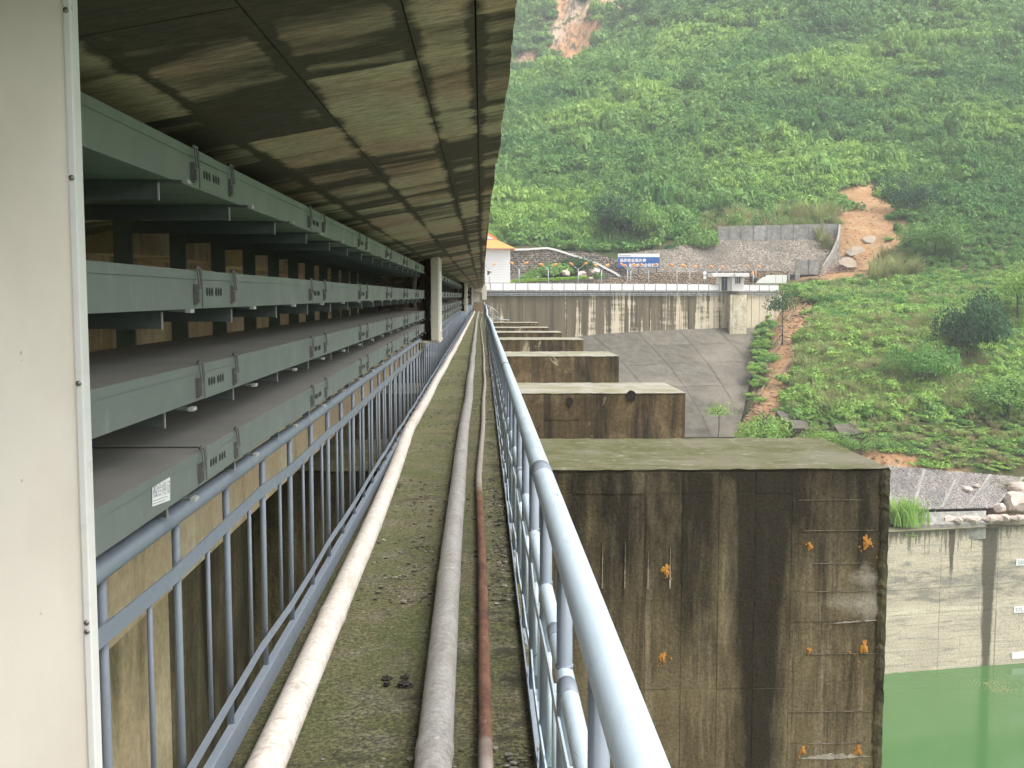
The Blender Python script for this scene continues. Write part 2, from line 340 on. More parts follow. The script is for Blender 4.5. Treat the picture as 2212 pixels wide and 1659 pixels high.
m_white_tile = paint('white_wall_tiles', (.80, .80, .79), (.76, .76, .75), .5, .6, (.6, .6, .58), .2)
m_orange_roof = NT('orange_roof_tiles'); m_orange_roof = m_orange_roof.out(m_orange_roof.mix(m_orange_roof.noise(1.5), (.62, .22, .05), (.75, .33, .09)), .5)
m_orange = NT('orange_lamp_hood').out((.80, .30, .06), .4)
m_lamp_pole = NT('galvanised_pole').out((.36, .39, .40), .45, .3)
m_blue = NT('sign_blue').out((.03, .12, .36), .4)
m_sign_white = NT('sign_white').out((.82, .82, .82), .5)
m_grey_print = NT('grey_print').out((.35, .37, .40), .6)
m_glass = NT('dark_glass').out((.05, .07, .08), .08, 0, .6)
m_dkmetal = NT('dark_metal').out((.05, .05, .05), .5, .4)
m_wood = concrete('weathered_wood', [(.20, .14, .09), (.27, .20, .13)], streak=(1, 1, 1), ss=2, dark=(.08, .055, .035), fine=8)
m_rustred = NT('red_rusty_steel').out((.22, .10, .075), .8)
def stone_mat(name, c1, c2, c3, scale=1.):
    t = NT(name); a = t.mix(t.isl(), c1, c2); a = t.mix(t.ramp(t.noise(.25 * scale, det=6), [(.45, 0), (.62, .7)]), a, c3)
    a = t.mix(.5, a, t.mix(t.noise(3 * scale, det=7, rough=.7), (.25,) * 3, (.75,) * 3), 'OVERLAY'); t.bump(t.noise(2.5 * scale, det=6), .4, .1)
    return t.out(a, .9)
m_stone = stone_mat('rubble_stone', (.24, .20, .155), (.42, .37, .31), (.19, .175, .14))
m_stone_o = stone_mat('ochre_rubble_stone', (.30, .22, .14), (.40, .31, .21), (.24, .19, .13))
m_mortar = concrete('mortar', [(.15, .13, .11), (.11, .10, .085)], fine=3)
m_boulder = stone_mat('boulder_stone', (.50, .40, .34), (.60, .52, .46), (.28, .22, .18), 1.5)
m_clod = stone_mat('dark_clod', (.03, .025, .02), (.045, .036, .03), (.02, .017, .014), 20)
def leaf_mat(name, c1, c2, c3, tr=.35):
    t = NT(name); a = t.mix(t.isl(), c1, c2); a = t.mix(t.ramp(t.noise(.012, det=4), [(.4, 0), (.6, .7)]), a, c3)
    a = t.mix(t.math('MULTIPLY', t.rnd(), .75), a, c3)
    nt = t.t; t.out(a, .55, 0, .25)
    tl = t.n('ShaderNodeBsdfTranslucent'); t.L(a, tl.inputs[0]); mx = t.n('ShaderNodeMixShader'); mx.inputs[0].default_value = tr
    t.L(t.b.outputs[0], mx.inputs[1]); t.L(tl.outputs[0], mx.inputs[2]); t.L(mx.outputs[0], nt.nodes['Material Output'].inputs[0]); return t.m
m_leaf = leaf_mat('leaf_mid_green', (.17, .33, .07), (.34, .53, .15), (.12, .255, .06))
m_leaf_dk = leaf_mat('leaf_dark_green', (.045, .13, .05), (.095, .21, .07), (.035, .10, .045))
m_leaf_md = leaf_mat('leaf_deep_green', (.11, .27, .06), (.21, .41, .10), (.085, .21, .055))
m_leaf_lt = leaf_mat('leaf_bright_green', (.28, .46, .085), (.44, .62, .17), (.21, .37, .075))
m_grass = leaf_mat('tall_grass_blades', (.27, .38, .12), (.46, .52, .22), (.32, .34, .14))
m_grass_tan = leaf_mat('dry_grass_blades', (.38, .33, .17), (.50, .43, .25), (.26, .30, .11))
m_hedge = leaf_mat('hedge_leaf', (.30, .50, .05), (.42, .62, .10), (.24, .42, .05))
m_bark = concrete('bark', [(.14, .12, .09), (.09, .075, .055)], fine=6)

# ------------------------------------------------------------------ terrain
CP = [(1925,1140,111),(2212,1128,115),(2500,1120,117),(1925,1012,119),(2100,1030,119.5),(2212,1012,121),(2500,1000,122),
 (1800,960,124),(1640,945,129),(1720,850,137),(1900,890,131),(2212,890,133),(2500,880,134),(1680,780,147),(1900,780,144),(2212,780,146),(2500,780,147),
 (1655,715,166),(1690,700,161),(1800,700,158),(2000,690,157),(2212,690,159),(2500,690,160),(1690,640,174),(1800,625,175),(2000,625,173),(2212,615,175),(2500,610,176),
 (1730,600,184),(1850,560,191),(1870,490,200),(1900,430,214),(1815,490,200),(2212,530,192),(2000,520,194),(2500,520,194),
 (1690,508,201),(1560,508,201),(1430,535,198),(1250,548,196),(1100,538,196),(1300,520,203),(1100,420,230),(1300,420,226),(1500,420,222),(1700,400,224),(2000,400,221),(2212,400,219),(2500,390,219),
 (1090,310,270),(1300,280,266),(1500,250,268),(1800,250,262),(2212,250,256),(2600,240,256),(1200,222,300),(1310,140,330),(1480,20,380),(1600,100,335),(1800,50,335),(2000,0,345),(2212,0,342),(2600,0,340),
 (1700,-200,410),(2212,-200,400),(1480,-120,430),(1095,270,415),(1180,205,425),(1255,140,436),(1100,100,450),(1200,0,462),(1290,60,440),(1350,20,445),(1100,-100,490),(1300,-80,470)]
PTS = [at_y(*c) for c in CP]
def yw(x): return 150.5 + 20 * (np.clip(x, 0, 60) / 50.) ** 1.15        # plan curve of the far dam crest
for x in (-60, -30, 0, 20, 40): PTS.append(np.array([x, 183, 2.0])); PTS.append(np.array([x, 176, 1.6]))
for x in (-40, -10, 10, 25, 36): PTS.append(np.array([x, float(yw(x)) + 1, -7.5]))
PTS += [np.array(p, float) for p in [(5, 130, -24), (20, 130, -20), (28, 130, -18), (0, 115, -40), (20, 113, -42), (38, 112, -36), (30, 119, -33), (-60, 130, -20), (-60, 90, -45), (0, 60, -48), (60, 60, -48), (60, 100, -44), (120, 100, -44), (45, 108, -44), (90, 108, -44), (150, 60, -48),
     (-80, 300, 70), (-100, 450, 160), (-60, 700, 330), (150, 700, 360), (350, 600, 300), (350, 400, 200), (250, 250, 60), (350, 150, 30), (200, 130, -8), (0, 560, 250), (120, 560, 250)]]
PTS = np.array(PTS)
def _k(a, b): return np.sqrt(((a[:, None, :2] - b[None, :, :2]) ** 2).sum(-1) + 4.)
_K = _k(PTS, PTS); n_ = len(PTS)
_A = np.block([[_K, PTS[:, :2], np.ones((n_, 1))], [PTS[:, :2].T, np.zeros((2, 3))], [np.ones((1, n_)), np.zeros((1, 3))]])
_w = np.linalg.solve(_A + np.diag([1e-6] * n_ + [0] * 3), np.concatenate([PTS[:, 2], np.zeros(3)]))
def hgt(X, Y):
    X = np.atleast_1d(np.asarray(X, float)); Y = np.atleast_1d(np.asarray(Y, float)); P = np.stack([X, Y], -1); out = np.empty(len(P))
    for i in range(0, len(P), 20000):
        q = P[i:i + 20000]; out[i:i + 20000] = _k(q, PTS) @ _w[:n_] + q @ _w[n_:n_ + 2] + _w[-1]
    rough = 1.1 * np.sin(X * .11 + 1.3 * np.sin(Y * .07)) * np.sin(Y * .13 + X * .05) + .5 * np.sin(X * .31 + Y * .23) * np.sin(Y * .37 - X * .17)
    far = np.clip((Y - 195) / 60, 0, 1); near = .25
    return out + rough * (near + far * 1.2)
def seg_d(U, V, pts):
    best = np.full(len(U), 1e9)
    for (ax, ay, ar), (bx, by, br) in zip(pts[:-1], pts[1:]):
        dx, dy = bx - ax, by - ay; t = np.clip(((U - ax) * dx + (V - ay) * dy) / (dx * dx + dy * dy + 1e-9), 0, 1)
        d = np.hypot(U - ax - t * dx, V - ay - t * dy) / (ar + t * (br - ar)); best = np.minimum(best, d)
    return best
# world-space centre lines (x, y, half width) of the bare strips, surveyed from the photo once
def wl(pts):
    r = []
    for (u, v, Y, w) in pts: p = at_y(u, v, Y); r.append((p[0], p[1], w))
    return r
SLIDE = wl([(1885,415,218,6.), (1875,470,205,7.6), (1860,510,197,6.6), (1845,560,190,6.6), (1810,590,184,5.5)])
GULLY = wl([(1748,665,168,1.7), (1735,700,161,2.2), (1708,760,152,2.2), (1688,820,143,2.4), (1668,870,136,2.6), (1650,915,131,2.8), (1665,935,128,3.)])
EARTH = wl([(1705,650,172,3.0), (1698,700,163,2.6), (1685,760,152,1.4)])
LOW = wl([(1830,985,121,2.), (1960,1000,120,1.6), (2100,1040,118,1.3), (2200,1060,117,1.3)])
CLIFF = wl([(1225,-10,465,8.), (1240,40,450,9.), (1262,90,440,6.), (1264,128,436,3.)])
CLIFF2 = wl([(1290,-6,455,7.), (1350,4,448,6.), (1430,6,442,4.)])
CLIFF3 = wl([(1118,150,440,3.), (1150,125,445,3.5)])
def smooth(x, a, b): t = np.clip((x - a) / (b - a), 0, 1); return t * t * (3 - 2 * t)
def bare(X, Y):
    w = .25 * np.sin(X * 1.7 + Y * .9) + .2 * np.sin(Y * 1.3 - X * .7)
    b = np.zeros(len(X))
    for c in (SLIDE, GULLY, LOW): b = np.maximum(b, 1 - smooth(seg_d(X, Y, c) + w, .75, 1.15))
    b = np.maximum(b, .8 * (1 - smooth(seg_d(X, Y, EARTH) + w, .7, 1.1)))
    return b
def rock(X, Y):
    w = .3 * np.sin(X * .5 + Y * .3) + .2 * np.sin(Y * .35 - X * .9)
    b = np.zeros(len(X))
    for c in (CLIFF, CLIFF2, CLIFF3): b = np.maximum(b, 1 - smooth(seg_d(X, Y, c) + w, .8, 1.1))
    return b
TOPA = [(1190, 733), (1300, 721.5), (1430, 713), (1560, 708.5), (1648, 708)]
def apt(s, t, up=0):  # s across, t down
    u = np.interp(s, [0, .25, .55, .85, 1], [p[0] for p in TOPA]); v0 = np.interp(s, [0, .25, .55, .85, 1], [p[1] for p in TOPA])
    Y = 155.
    for _ in range(6): x = at_y(u, v0, Y)[0]; Y = float(yw(x)) - .05
    a = at_y(u, v0, Y); ub = np.interp(s, [0, 1], [1250, 1592]); b = at_y(ub, 945, 131.)
    return a + (b - a) * t
gx = np.arange(-60, 360, 2.2); gy = np.concatenate([np.arange(52, 235, 1.5), np.arange(235, 700, 4.)])
GX, GY = np.meshgrid(gx, gy); H = hgt(GX.ravel(), GY.ravel()); R_ = rock(GX.ravel(), GY.ravel())
Xf, Yf = GX.ravel(), GY.ravel()
gA = at_y(1925, 1149, 109.5); gB = at_y(2212, 1136, 112.3); gsl = (gB[1] - gA[1]) / (gB[0] - gA[0]); gl = gA[1] + (Xf - gA[0]) * gsl
mk = (Yf < gl + 1.2) & (Xf > 22); H = np.where(mk, np.minimum(H, -42.), H)
mk = (Yf < 128) & (Xf <= 31); H = np.where(mk, np.minimum(H, -42.), H)
cxl = at_y(1330, 560, 190)[0]; mk = (Xf > cxl) & (Xf < 66.5) & (Yf > 186.5) & (Yf < 198.6); H = np.where(mk, np.minimum(H, 5.2 + (Yf - 188) / 1.5 - .9), H)
mk = (Xf > -20) & (Xf < 60) & (Yf > 184) & (Yf <= 188); H = np.where(mk, np.minimum(H, 3.), H)
AS = np.array([apt(a, b) for a in np.linspace(-.02, 1.02, 40) for b in np.linspace(0, 1, 40)])
for i0 in np.where((Yf > 122) & (Yf < 172) & (Xf > 5) & (Xf < 50))[0]:
    d2 = (AS[:, 0] - Xf[i0]) ** 2 + (AS[:, 1] - Yf[i0]) ** 2; j0 = d2.argmin()
    if d2[j0] < 2.2: H[i0] = min(H[i0], AS[j0, 2] - 1.)
q00 = at_y(1840, 1107, 112.); q10 = at_y(2150, 1100, 113.2); q01 = at_y(1840, 1002, 119.); q11 = at_y(2215, 1035, 119)
QS = np.array([q00 * (1 - a) * (1 - b) + q10 * a * (1 - b) + q01 * (1 - a) * b + q11 * a * b for a in np.linspace(-.15, 1, 30) for b in np.linspace(-.25, 1, 20)])
for i0 in np.where((Yf > 108) & (Yf < 124) & (Xf > 30) & (Xf < 66))[0]:
    d2 = (QS[:, 0] - Xf[i0]) ** 2 + (QS[:, 1] - Yf[i0]) ** 2; j0 = d2.argmin()
    if d2[j0] < 1.6: H[i0] = min(H[i0], QS[j0, 2] - .3)
H = H + R_ * (RNG.random(len(H)) - .5) * 5.
V = np.stack([GX.ravel(), GY.ravel(), H], -1)
nx, ny = len(gx), len(gy); ii = (np.arange(ny - 1)[:, None] * nx + np.arange(nx - 1)[None]).ravel()
FQ = np.stack([ii, ii + 1, ii + nx + 1, ii + nx], -1)
def terrain_mat():
    t = NT('hill_soil'); at = t.n('ShaderNodeAttribute'); at.attribute_name = 'soil'; ac = t.n('ShaderNodeSeparateColor'); t.L(at.outputs['Color'], ac.inputs[0])
    a = t.mix(t.ramp(t.noise(.5, det=7, rough=.7), [(.4, 0), (.6, 1)]), (.05, .085, .025), (.10, .085, .045))
    s = t.mix(t.ramp(t.noise(.45, det=8, rough=.7), [(.38, 0), (.62, 1)]), (.36, .18, .08), (.48, .31, .165))
    s = t.mix(t.ramp(t.noise(2.5, det=7, rough=.8), [(.48, 0), (.64, .8)]), s, (.26, .20, .14))
    s = t.mix(t.ramp(t.noise(1.1, det=8, rough=.7), [(.56, 0), (.66, .7)]), s, (.10, .09, .05))
    r = t.mix(t.ramp(t.noise(.05, (1, 1, .5), 5), [(.45, 0), (.6, 1)]), (.66, .50, .37), (.66, .36, .19))
    r = t.mix(t.ramp(t.noise(.5, (1, 1, .14), 8, .75), [(.48, 0), (.60, .9)]), r, (.10, .10, .07))
    r = t.mix(t.ramp(t.noise(.09, (1, 1, 1), 6, .7), [(.58, 0), (.62, .9)]), r, (.06, .12, .04))
    a = t.mix(ac.outputs[0], a, s); a = t.mix(ac.outputs[1], a, r)
    t.bump(t.noise(1.2, det=8, rough=.75), .8, .6); return t.out(a, .95, 0, .1)
tm = fast_mesh('hillside', V, FQ, terrain_mat(), True)
ca = tm.color_attributes.new('soil', 'FLOAT_COLOR', 'POINT')
B_ = bare(GX.ravel(), GY.ravel()); cc = np.stack([B_, R_, np.zeros_like(B_), np.ones_like(B_)], -1).astype(np.float32)
ca.data.foreach_set('color', cc.ravel())
tag(inst('hillside', tm), kind='structure')

# water
def water_mat():
    t = NT('green_water'); a = t.mix(t.noise(.05, (1, .6, 1), 3), (.046, .125, .034), (.060, .150, .042))
    t.bump(t.noise(1.1, (1, 1.8, 1), 4), .10, .12); return t.out(a, .06, 0, .5)
ZW = float(at_y(1925, 1455, 109.5)[2])
tag(MB().add([(-80, -150, ZW), (400, -150, ZW), (400, 118, ZW), (-80, 118, ZW)], [(0, 1, 2, 3)]).build('water', water_mat()), kind='structure')

# ------------------------------------------------------------------ gallery: walkway, ceiling, inner wall
END = 104.
mb = MB(); ys = np.concatenate([np.arange(-2, 20, .12), np.arange(20, END, 1.)]); xs = np.linspace(-.955, .26, 15)
vv = []
for y in ys:
    for x in xs:
        e = .0 if xs[0] < x < xs[-1] else -.006
        vv.append((x, y, .004 * math.sin(x * 9 + y * 2.1) * math.sin(y * 3.3 + x * 4) + .003 * random.random() + e))
nn = len(xs); fl = np.array([(i * nn + j, i * nn + j + 1, (i + 1) * nn + j + 1, (i + 1) * nn + j) for i in range(len(ys) - 1) for j in range(nn - 1)])
walk = tag(inst('walkway', fast_mesh('walkway', vv, fl, m_floor, True)), kind='structure')
MB().box((-.955, -2, -.22), (.26, END, -.012)).build('slab_edge', m_wall_in, walk)

CZ = lambda x: 2.335 + .19 * (x - .085)
ceil = MB().prism([(-2.25, CZ(-2.25) + .03), (.07, CZ(.07) + .03), (.07, 3.1), (-2.25, 3.1)], 1.2, 96, 'y').build('ceiling', m_black)
tag(ceil, kind='structure')
strips = [.085, -.014, -.173, -.482, -.806, -1.12, -1.44, -1.76, -2.1, -2.24]
pcount = 0; late = MB()
for i in range(len(strips) - 1):
    x1, x0 = strips[i], strips[i + 1]; y = -1.9 + [0, .35, .35, 1.1, .5, 1.2, .2, .8, .4][i] - 1.5
    while y < 95.5:
        L = 1.5; ya, yb = y + .003, y + L - .003; y += L
        if yb < 1.3: continue
        ya = max(ya, 1.21); yb = min(yb, 96)
        dz = random.uniform(-.0025, .002)
        def pz(x): return CZ(x) + dz
        m = MB(); g0 = .002
        if i == 0:      # ragged outer edge strip
            n = 14; top = []; bot = []
            base = .085 - .02 * smooth(np.array([y]), 5, 9)[0] - .015 * smooth(np.array([y]), 9, 13)[0] + .05 * smooth(np.array([y]), 18, 40)[0]
            for k in range(n + 1):
                yy = ya + (yb - ya) * k / n; xr = base + random.uniform(-.0025, .0025) + .0025 * math.sin(yy * 4.1)
                V4 = [(x0 + g0, yy, pz(x0 + g0)), (xr, yy, pz(xr)), (xr - .004, yy, pz(xr) + .2), (x0 + g0, yy, pz(x0) + .2)]
                m.v += V4
            for k in range(n):
                a = k * 4; b = a + 4
                m.f += [(a, b, b + 1, a + 1), (a + 1, b + 1, b + 2, a + 2), (a + 2, b + 2, b + 3, a + 3)]
            m.f += [(0, 1, 2, 3), (n * 4 + 3, n * 4 + 2, n * 4 + 1, n * 4)]
        else:
            m.prism([(x0 + g0, pz(x0 + g0)), (x1 - g0, pz(x1 - g0)), (x1 - g0, pz(x1) + .04), (x0 + g0, pz(x0) + .04)], ya, yb, 'y')
        if pcount < 299 and y < 60 and (x1 > -1.3): m.build('panel', m_ceiling, ceil); pcount += 1
        else: late.add(m.v, m.f)
late.build('panel', m_ceiling, ceil, kind='stuff')
# road slab and parapet above the gallery
tag(MB().box((-12, 1.2, 3.102), (.07, 100, 3.45)).build('road', m_grey_wall), kind='structure')
MB().box((-.15, 1.2, 3.452), (.06, 100, 4.3)).build('parapet', m_white, label='white road parapet along the gallery roof edge', cat='parapet')

wall = empty('inner_wall', (-2, 50, 0), 'tan stained concrete wall behind the cable trays of the gallery', 'wall')
wp = lambda m, n, mt: (lambda o: (setattr(o, 'location', (2, -50, 0)), o)[1])(m.build(n, mt, wall))
wp(MB().box((-2.3, 1.0, -.24), (-2.0, END, 2.3)), 'upper_wall', m_wall_in)
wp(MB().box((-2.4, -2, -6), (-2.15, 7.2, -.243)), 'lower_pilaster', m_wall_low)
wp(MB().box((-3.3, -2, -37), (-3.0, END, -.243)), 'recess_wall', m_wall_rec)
wp(MB().box((-3.0, 1.0, -.25), (-2.3, END, -.20)), 'soffit', m_wall_in)
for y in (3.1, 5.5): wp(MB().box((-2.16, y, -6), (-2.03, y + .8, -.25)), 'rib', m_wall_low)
for k in range(14):
    o = MB().box((-1.998, 3.0 + k * 2.4, 1.86), (-1.72, 4.6 + k * 2.4, 2.3)).build('corbel', m_wall_in, wall); o.location = (2, -50, 0)

m_lime_dim = concrete('dim_lime', [(.26, .23, .18), (.16, .13, .09)], fine=12, dthr=(.45, .6))
m_daub = concrete('orange_daub', [(.48, .225, .045), (.36, .16, .035)], dark=(.12, .06, .02), dthr=(.66, .8), fine=25, bump=.1)
# piers
def pier_face_panel(par, x0, x1, z0, z1, y, mt, jit=.012):
    d = random.uniform(.002, jit * .35); g = .0035
    m = MB(); n = 4
    m.box((x0 + g, y - d, z0 + g), (x1 - g, y + .05, z1 - g)); return m.build('panel', mt, par)
BL = [(13.37, 16.27, 5.227), (23.96, 26.8, 4.62), (38.6, 41.8, 4.985), (53.0, 56, 5.06), (63.4, 66.2, 4.74), (72.5, 75.3, 4.57), (86.1, 89, 4.56)]
names = ['nearest and widest brown stained pier block, orange daubs on its face', 'second pier block back, ochre stained face with two dark holes', 'third pier block back, pale lime patches along its face',
         'fourth pier block back, low dark brown face', 'fifth pier block back between a wider and a narrower one', 'sixth pier block back, thin brown band', 'farthest pier block, a thin handrail stands on it']
ZT = -.55
for bi, (y0, y1, xr) in enumerate(BL):
    p = empty('concrete_pier', (2, y0, ZT), names[bi], 'concrete pier', 'pier blocks stepping away beside the walkway')
    mt = m_pier if bi == 0 else m_pier2
    # core with a softly broken top edge
    m = MB(); n = 60 if bi < 4 else 20
    X = np.linspace(-3., xr, n)
    je = lambda a: random.uniform(-a, a)
    ee = .02 if bi < 3 else .01
    for x in X:
        zt = ZT + je(.006)
        m.v += [(x, y0 + .03, -37), (x, y0 + .03, ZT - .05), (x, y0 - .0 + abs(je(ee)), ZT - .012 + je(.008)), (x, y0 + .05 + je(.02), zt), (x, y1 - .03, ZT + je(.008)), (x, y1, ZT - .03), (x, y1, -37)]
    for i in range(n - 1):
        for k in range(6): m.f.append((i * 7 + k, (i + 1) * 7 + k, (i + 1) * 7 + k + 1, i * 7 + k + 1))
    m.f.append(tuple((n - 1) * 7 + k for k in range(7)))
    o = m.build('pier_core', mt, p); o.location = (-2, -y0, -ZT)
    def put(o): o.location = (-2, -y0, -ZT); return o
    if bi == 0:
        xs_ = [-2.9, -2.4, -1.9, -1.4, -.9, -.4, .0] + list(np.linspace(.2, 3.98, 9)); zr = [ZT - .05, ZT - .33, -2.27, -3.45, -5.2, -7.3, -9.5]
        for i in range(len(xs_) - 1):
            for j in range(len(zr) - 1): put(pier_face_panel(p, xs_[i], xs_[i + 1], zr[j + 1], zr[j], y0 + .03, mt, .034))
        z = ZT - .05
        for j in range(15):
            h = .40 + .03 * ((j * 7) % 3 - 1); put(pier_face_panel(p, 3.98, 5.2, z - h, z, y0 + .03, mt, .03)); z -= h
        # orange daubs over the tie-rod ends
        for (u, v, r) in [(1750,1181,.055),(1873,1172,.09),(1438,1232,.08),(1748,1406,.05),(1867,1398,.085),(1432,1420,.07),(1735,1622,.06),(1854,1622,.075)]:
            q = at_y(u, v, y0 + .01); mm = MB(); k = 34
            for (ox, oz, rs) in [(0, 0, 1)] + [(random.gauss(0, .8) * r, random.gauss(-.5, 1.1) * r, random.uniform(.12, .3)) for _ in range(6)]:
                ph = random.random() * 6; n0 = len(mm.v); mm.v.append((q[0] + ox, y0 + .004 + .002 * (rs < 1), q[2] + oz))
                for a in range(k):
                    th = a * 2 * math.pi / k; RR_ = r * rs * (.74 + .2 * math.sin(3 * th + ph) + .14 * math.sin(7 * th + 2 * ph) + random.uniform(-.1, .1)); mm.v.append((q[0] + ox + RR_ * .8 * math.cos(th), y0 + .0175, q[2] + oz + RR_ * 1.25 * math.sin(th)))
                mm.f += [(n0, n0 + 1 + a, n0 + 1 + (a + 1) % k) for a in range(k)]
            put(mm.build('orange_daub', m_daub, p))
        # lime streak lines on joints
        for (u, va, vb) in [(1302,1170,1272),(1351,1170,1272),(1401,1190,1272),(1449,1180,1272)]:
            a = at_y(u, va, y0); b = at_y(u, vb, y0)
            kk_ = 26; w_ = [.013 * (i / kk_) ** 1.3 * random.uniform(.2, 1.1) + .001 for i in range(kk_ + 1)]; zz_ = [a[2] + (b[2] - a[2]) * i / kk_ for i in range(kk_ + 1)]
            put(MB().prism([(a[0] - w_[i], zz_[i]) for i in range(kk_ + 1)] + [(a[0] + w_[::-1][i], zz_[::-1][i]) for i in range(kk_ + 1)], y0 + .014, y0 + .03, 'y').build('lime_streak', m_guide0, p))
        zz0 = ZT - .05
        for j in range(12):
            zz0 -= .40 + .03 * ((j * 7) % 3 - 1)
            if j in (4, 6): continue
            xa = 3.99 + random.uniform(0, .3); xb = 5.18 - (random.random() < .4) * random.uniform(0, .5); k = 40; hh = random.uniform(.003, .006)
            t_ = [xa + (xb - xa) * i / k for i in range(k + 1)]
            put(MB().prism([(x, zz0 - hh * random.uniform(.1, 1)) for x in t_] + [(x, zz0 + hh * random.uniform(.1, 1.)) for x in t_[::-1]], y0 + .015, y0 + .03, 'y').build('lime_line', m_lime_dim, p))
        mm = MB(); n = 150; 
        for i in range(n):
            z = ZT - .03 - i * .06; r1 = random.uniform(-.01, .014) + .006 * math.sin(i * .9); r2 = random.uniform(-.01, .012)
            mm.v += [(xr - .11 + r2 * 2, y0 + .004, z), (xr - .06, y0 - .012 + r2, z), (xr + r1 * .6, y0 - .004 + r1 * .3, z), (xr + .01 + r1, y0 + .06, z), (xr + .004, y0 + .2, z)]
        for i in range(n - 1):
            for k in range(4): mm.f.append((i * 5 + k, (i + 1) * 5 + k, (i + 1) * 5 + k + 1, i * 5 + k + 1))
        put(mm.build('rough_edge', m_pier_edge, p))
        for (ua, va, ub, vb, hh) in [(1800,1348,1905,1340,.03),(1730,1640,1880,1635,.08)]:
            a = at_y(ua, va, y0); b = at_y(ub, vb, y0); k = 24; up_ = []; dn = []
            for i in range(k + 1):
                x = a[0] + (b[0] - a[0]) * i / k; z = a[2] + (b[2] - a[2]) * i / k; w = hh * random.uniform(.15, .8) * math.sin(math.pi * (i + .5) / (k + 1))
                up_.append((x, z + w)); dn.append((x, z - w * .4))
            put(MB().prism(dn + up_[::-1], y0 + .012, y0 + .03, 'y').build('lime_crust', m_guide0, p))
    else:
        zr = [ZT - .05, ZT - .62, ZT - 1.7, ZT - 2.9, ZT - 4.5]; xs_ = np.linspace(-.2, xr - .02, 7 if bi < 4 else 4)
        for i in range(len(xs_) - 1):
            for j in range(3 if bi < 4 else 1): put(pier_face_panel(p, xs_[i], xs_[i + 1], zr[j + 1], zr[j], y0 + .03, mt, .03))
    if bi == 1:
        for (u, v, r) in [(1364,855,.12), (1231,868,.09)]:
            q = at_y(u, v, y0 - .02); mm = MB(); pts = [(q[0] + r * random.uniform(.8, 1.) * math.cos(a * .5), q[2] + 1.2 * r * random.uniform(.8, 1.) * math.sin(a * .5)) for a in range(12)]
            put(mm.prism(pts, y0 - .012, y0 + .01, 'y').build('hole', m_black, p))

ch = tag(MB().add([(.3, 1, -7), (24, 1, -37), (24, END, -37), (.3, END, -7)], [(0, 1, 2, 3)]).build('bounce_slope', m_bounce), kind='structure')  # added slope, out of view: bounces neutral light in place of green water
# end wall and corbel of the gallery
MB().box((-3.3, END, -37), (.30, END + 1, 3.4)).build('end_wall', m_dam, label='brown concrete wall closing the far end of the walkway', cat='wall')
cb = empty('end_corbel', (0, 95, 2), 'pale concrete corbel block under the far end of the ceiling', 'corbel')
for (a, b) in [((.0, 96, 1.25), (.42, 98.5, 2.55)), ((-.75, 96.2, 1.05), (-.003, 98.4, 1.9)), ((-.75, 96.0, 1.903), (-.003, 98.0, 2.05))]:
    o = bevel(MB().box(a, b).build('block', m_casing, cb), .02); o.location = (0, -95, -2)

# ------------------------------------------------------------------ cable trays
ROW = [(1.958, 2.066, 1.958, 'topmost cable tray run right under the ceiling'), (1.612, 1.722, 1.610, 'second cable tray run from the top'),
       (1.350, 1.455, 1.324, 'third cable tray run from the top'), (1.086, 1.190, 1.132, 'lowest cable tray run just above the handrail')]
XF, XB, SEC = -.826, -1.40, 2.04
tb = MB(); tb.box((XB, .004, 0), (XF, SEC - .004, .003)); tb.box((XF - .003, .004, .0031), (XF, SEC - .004, .088)); tb.box((XB, .004, .0031), (XB + .003, SEC - .004, .088)); ME_BODY = tb.mesh('tray_body', m_tray)
lb = MB(); lb.box((XB - .004, .003, .098), (XF + .004, SEC - .004, .101)); lb.box((XF + .0012, .003, .078), (XF + .004, SEC - .004, .0979)); lb.box((XB - .004, .003, .078), (XB - .002, SEC - .004, .0979)); ME_LID = lb.mesh('lid', m_tray)
sb = MB().box((XB + .02, -.14, .101), (XF + .0046, .02, .1025)).box((XF + .0042, -.14, .078), (XF + .0062, .02, .1009)); ME_STRAP = sb.mesh('lid_strap', m_tray)
pb = MB().box((XF + .0002, .0, .006), (XF + .0026, .36, .076)); ME_PLATE = pb.mesh('splice_plate', m_tray)
hb = MB()
for k in range(6):
    yy = .045 + k * .030 + (.02 if k > 2 else 0)
    poly = [(yy + .009 * math.cos(a), .045 + .012 * math.sin(a)) for a in np.linspace(0, 2 * math.pi, 9)[:-1]]
    hb.prism(poly, XF + .0027, XF + .0045, 'x')
ME_HOLES = hb.mesh('slot', m_holes)
lt = MB(); lt.box((XF + .001, -.017, .012), (XF + .012, .017, .064)).box((XF + .012, -.014, .018), (XF + .017, .014, .046))
lt.tube([(XF + .017, -.013, .05), (XF + .012, -.013, .104)], .0028, 5).tube([(XF + .017, .013, .05), (XF + .012, .013, .104)], .0028, 5)
lt.tube([(XF + .012, -.02, .104), (XF + .004, -.006, .110)], .004, 5).tube([(XF + .012, .02, .104), (XF + .004, .006, .110)], .004, 5)
ME_LATCH = lt.mesh('latch', m_zinc)
BAYS = [(1.14, 7, 'in front of the first pale casing'), (17.2, 13, 'between the first and second pale casing'), (45.4, 14, 'between the second and third pale casing'), (76., 9, 'beyond the third pale casing')]
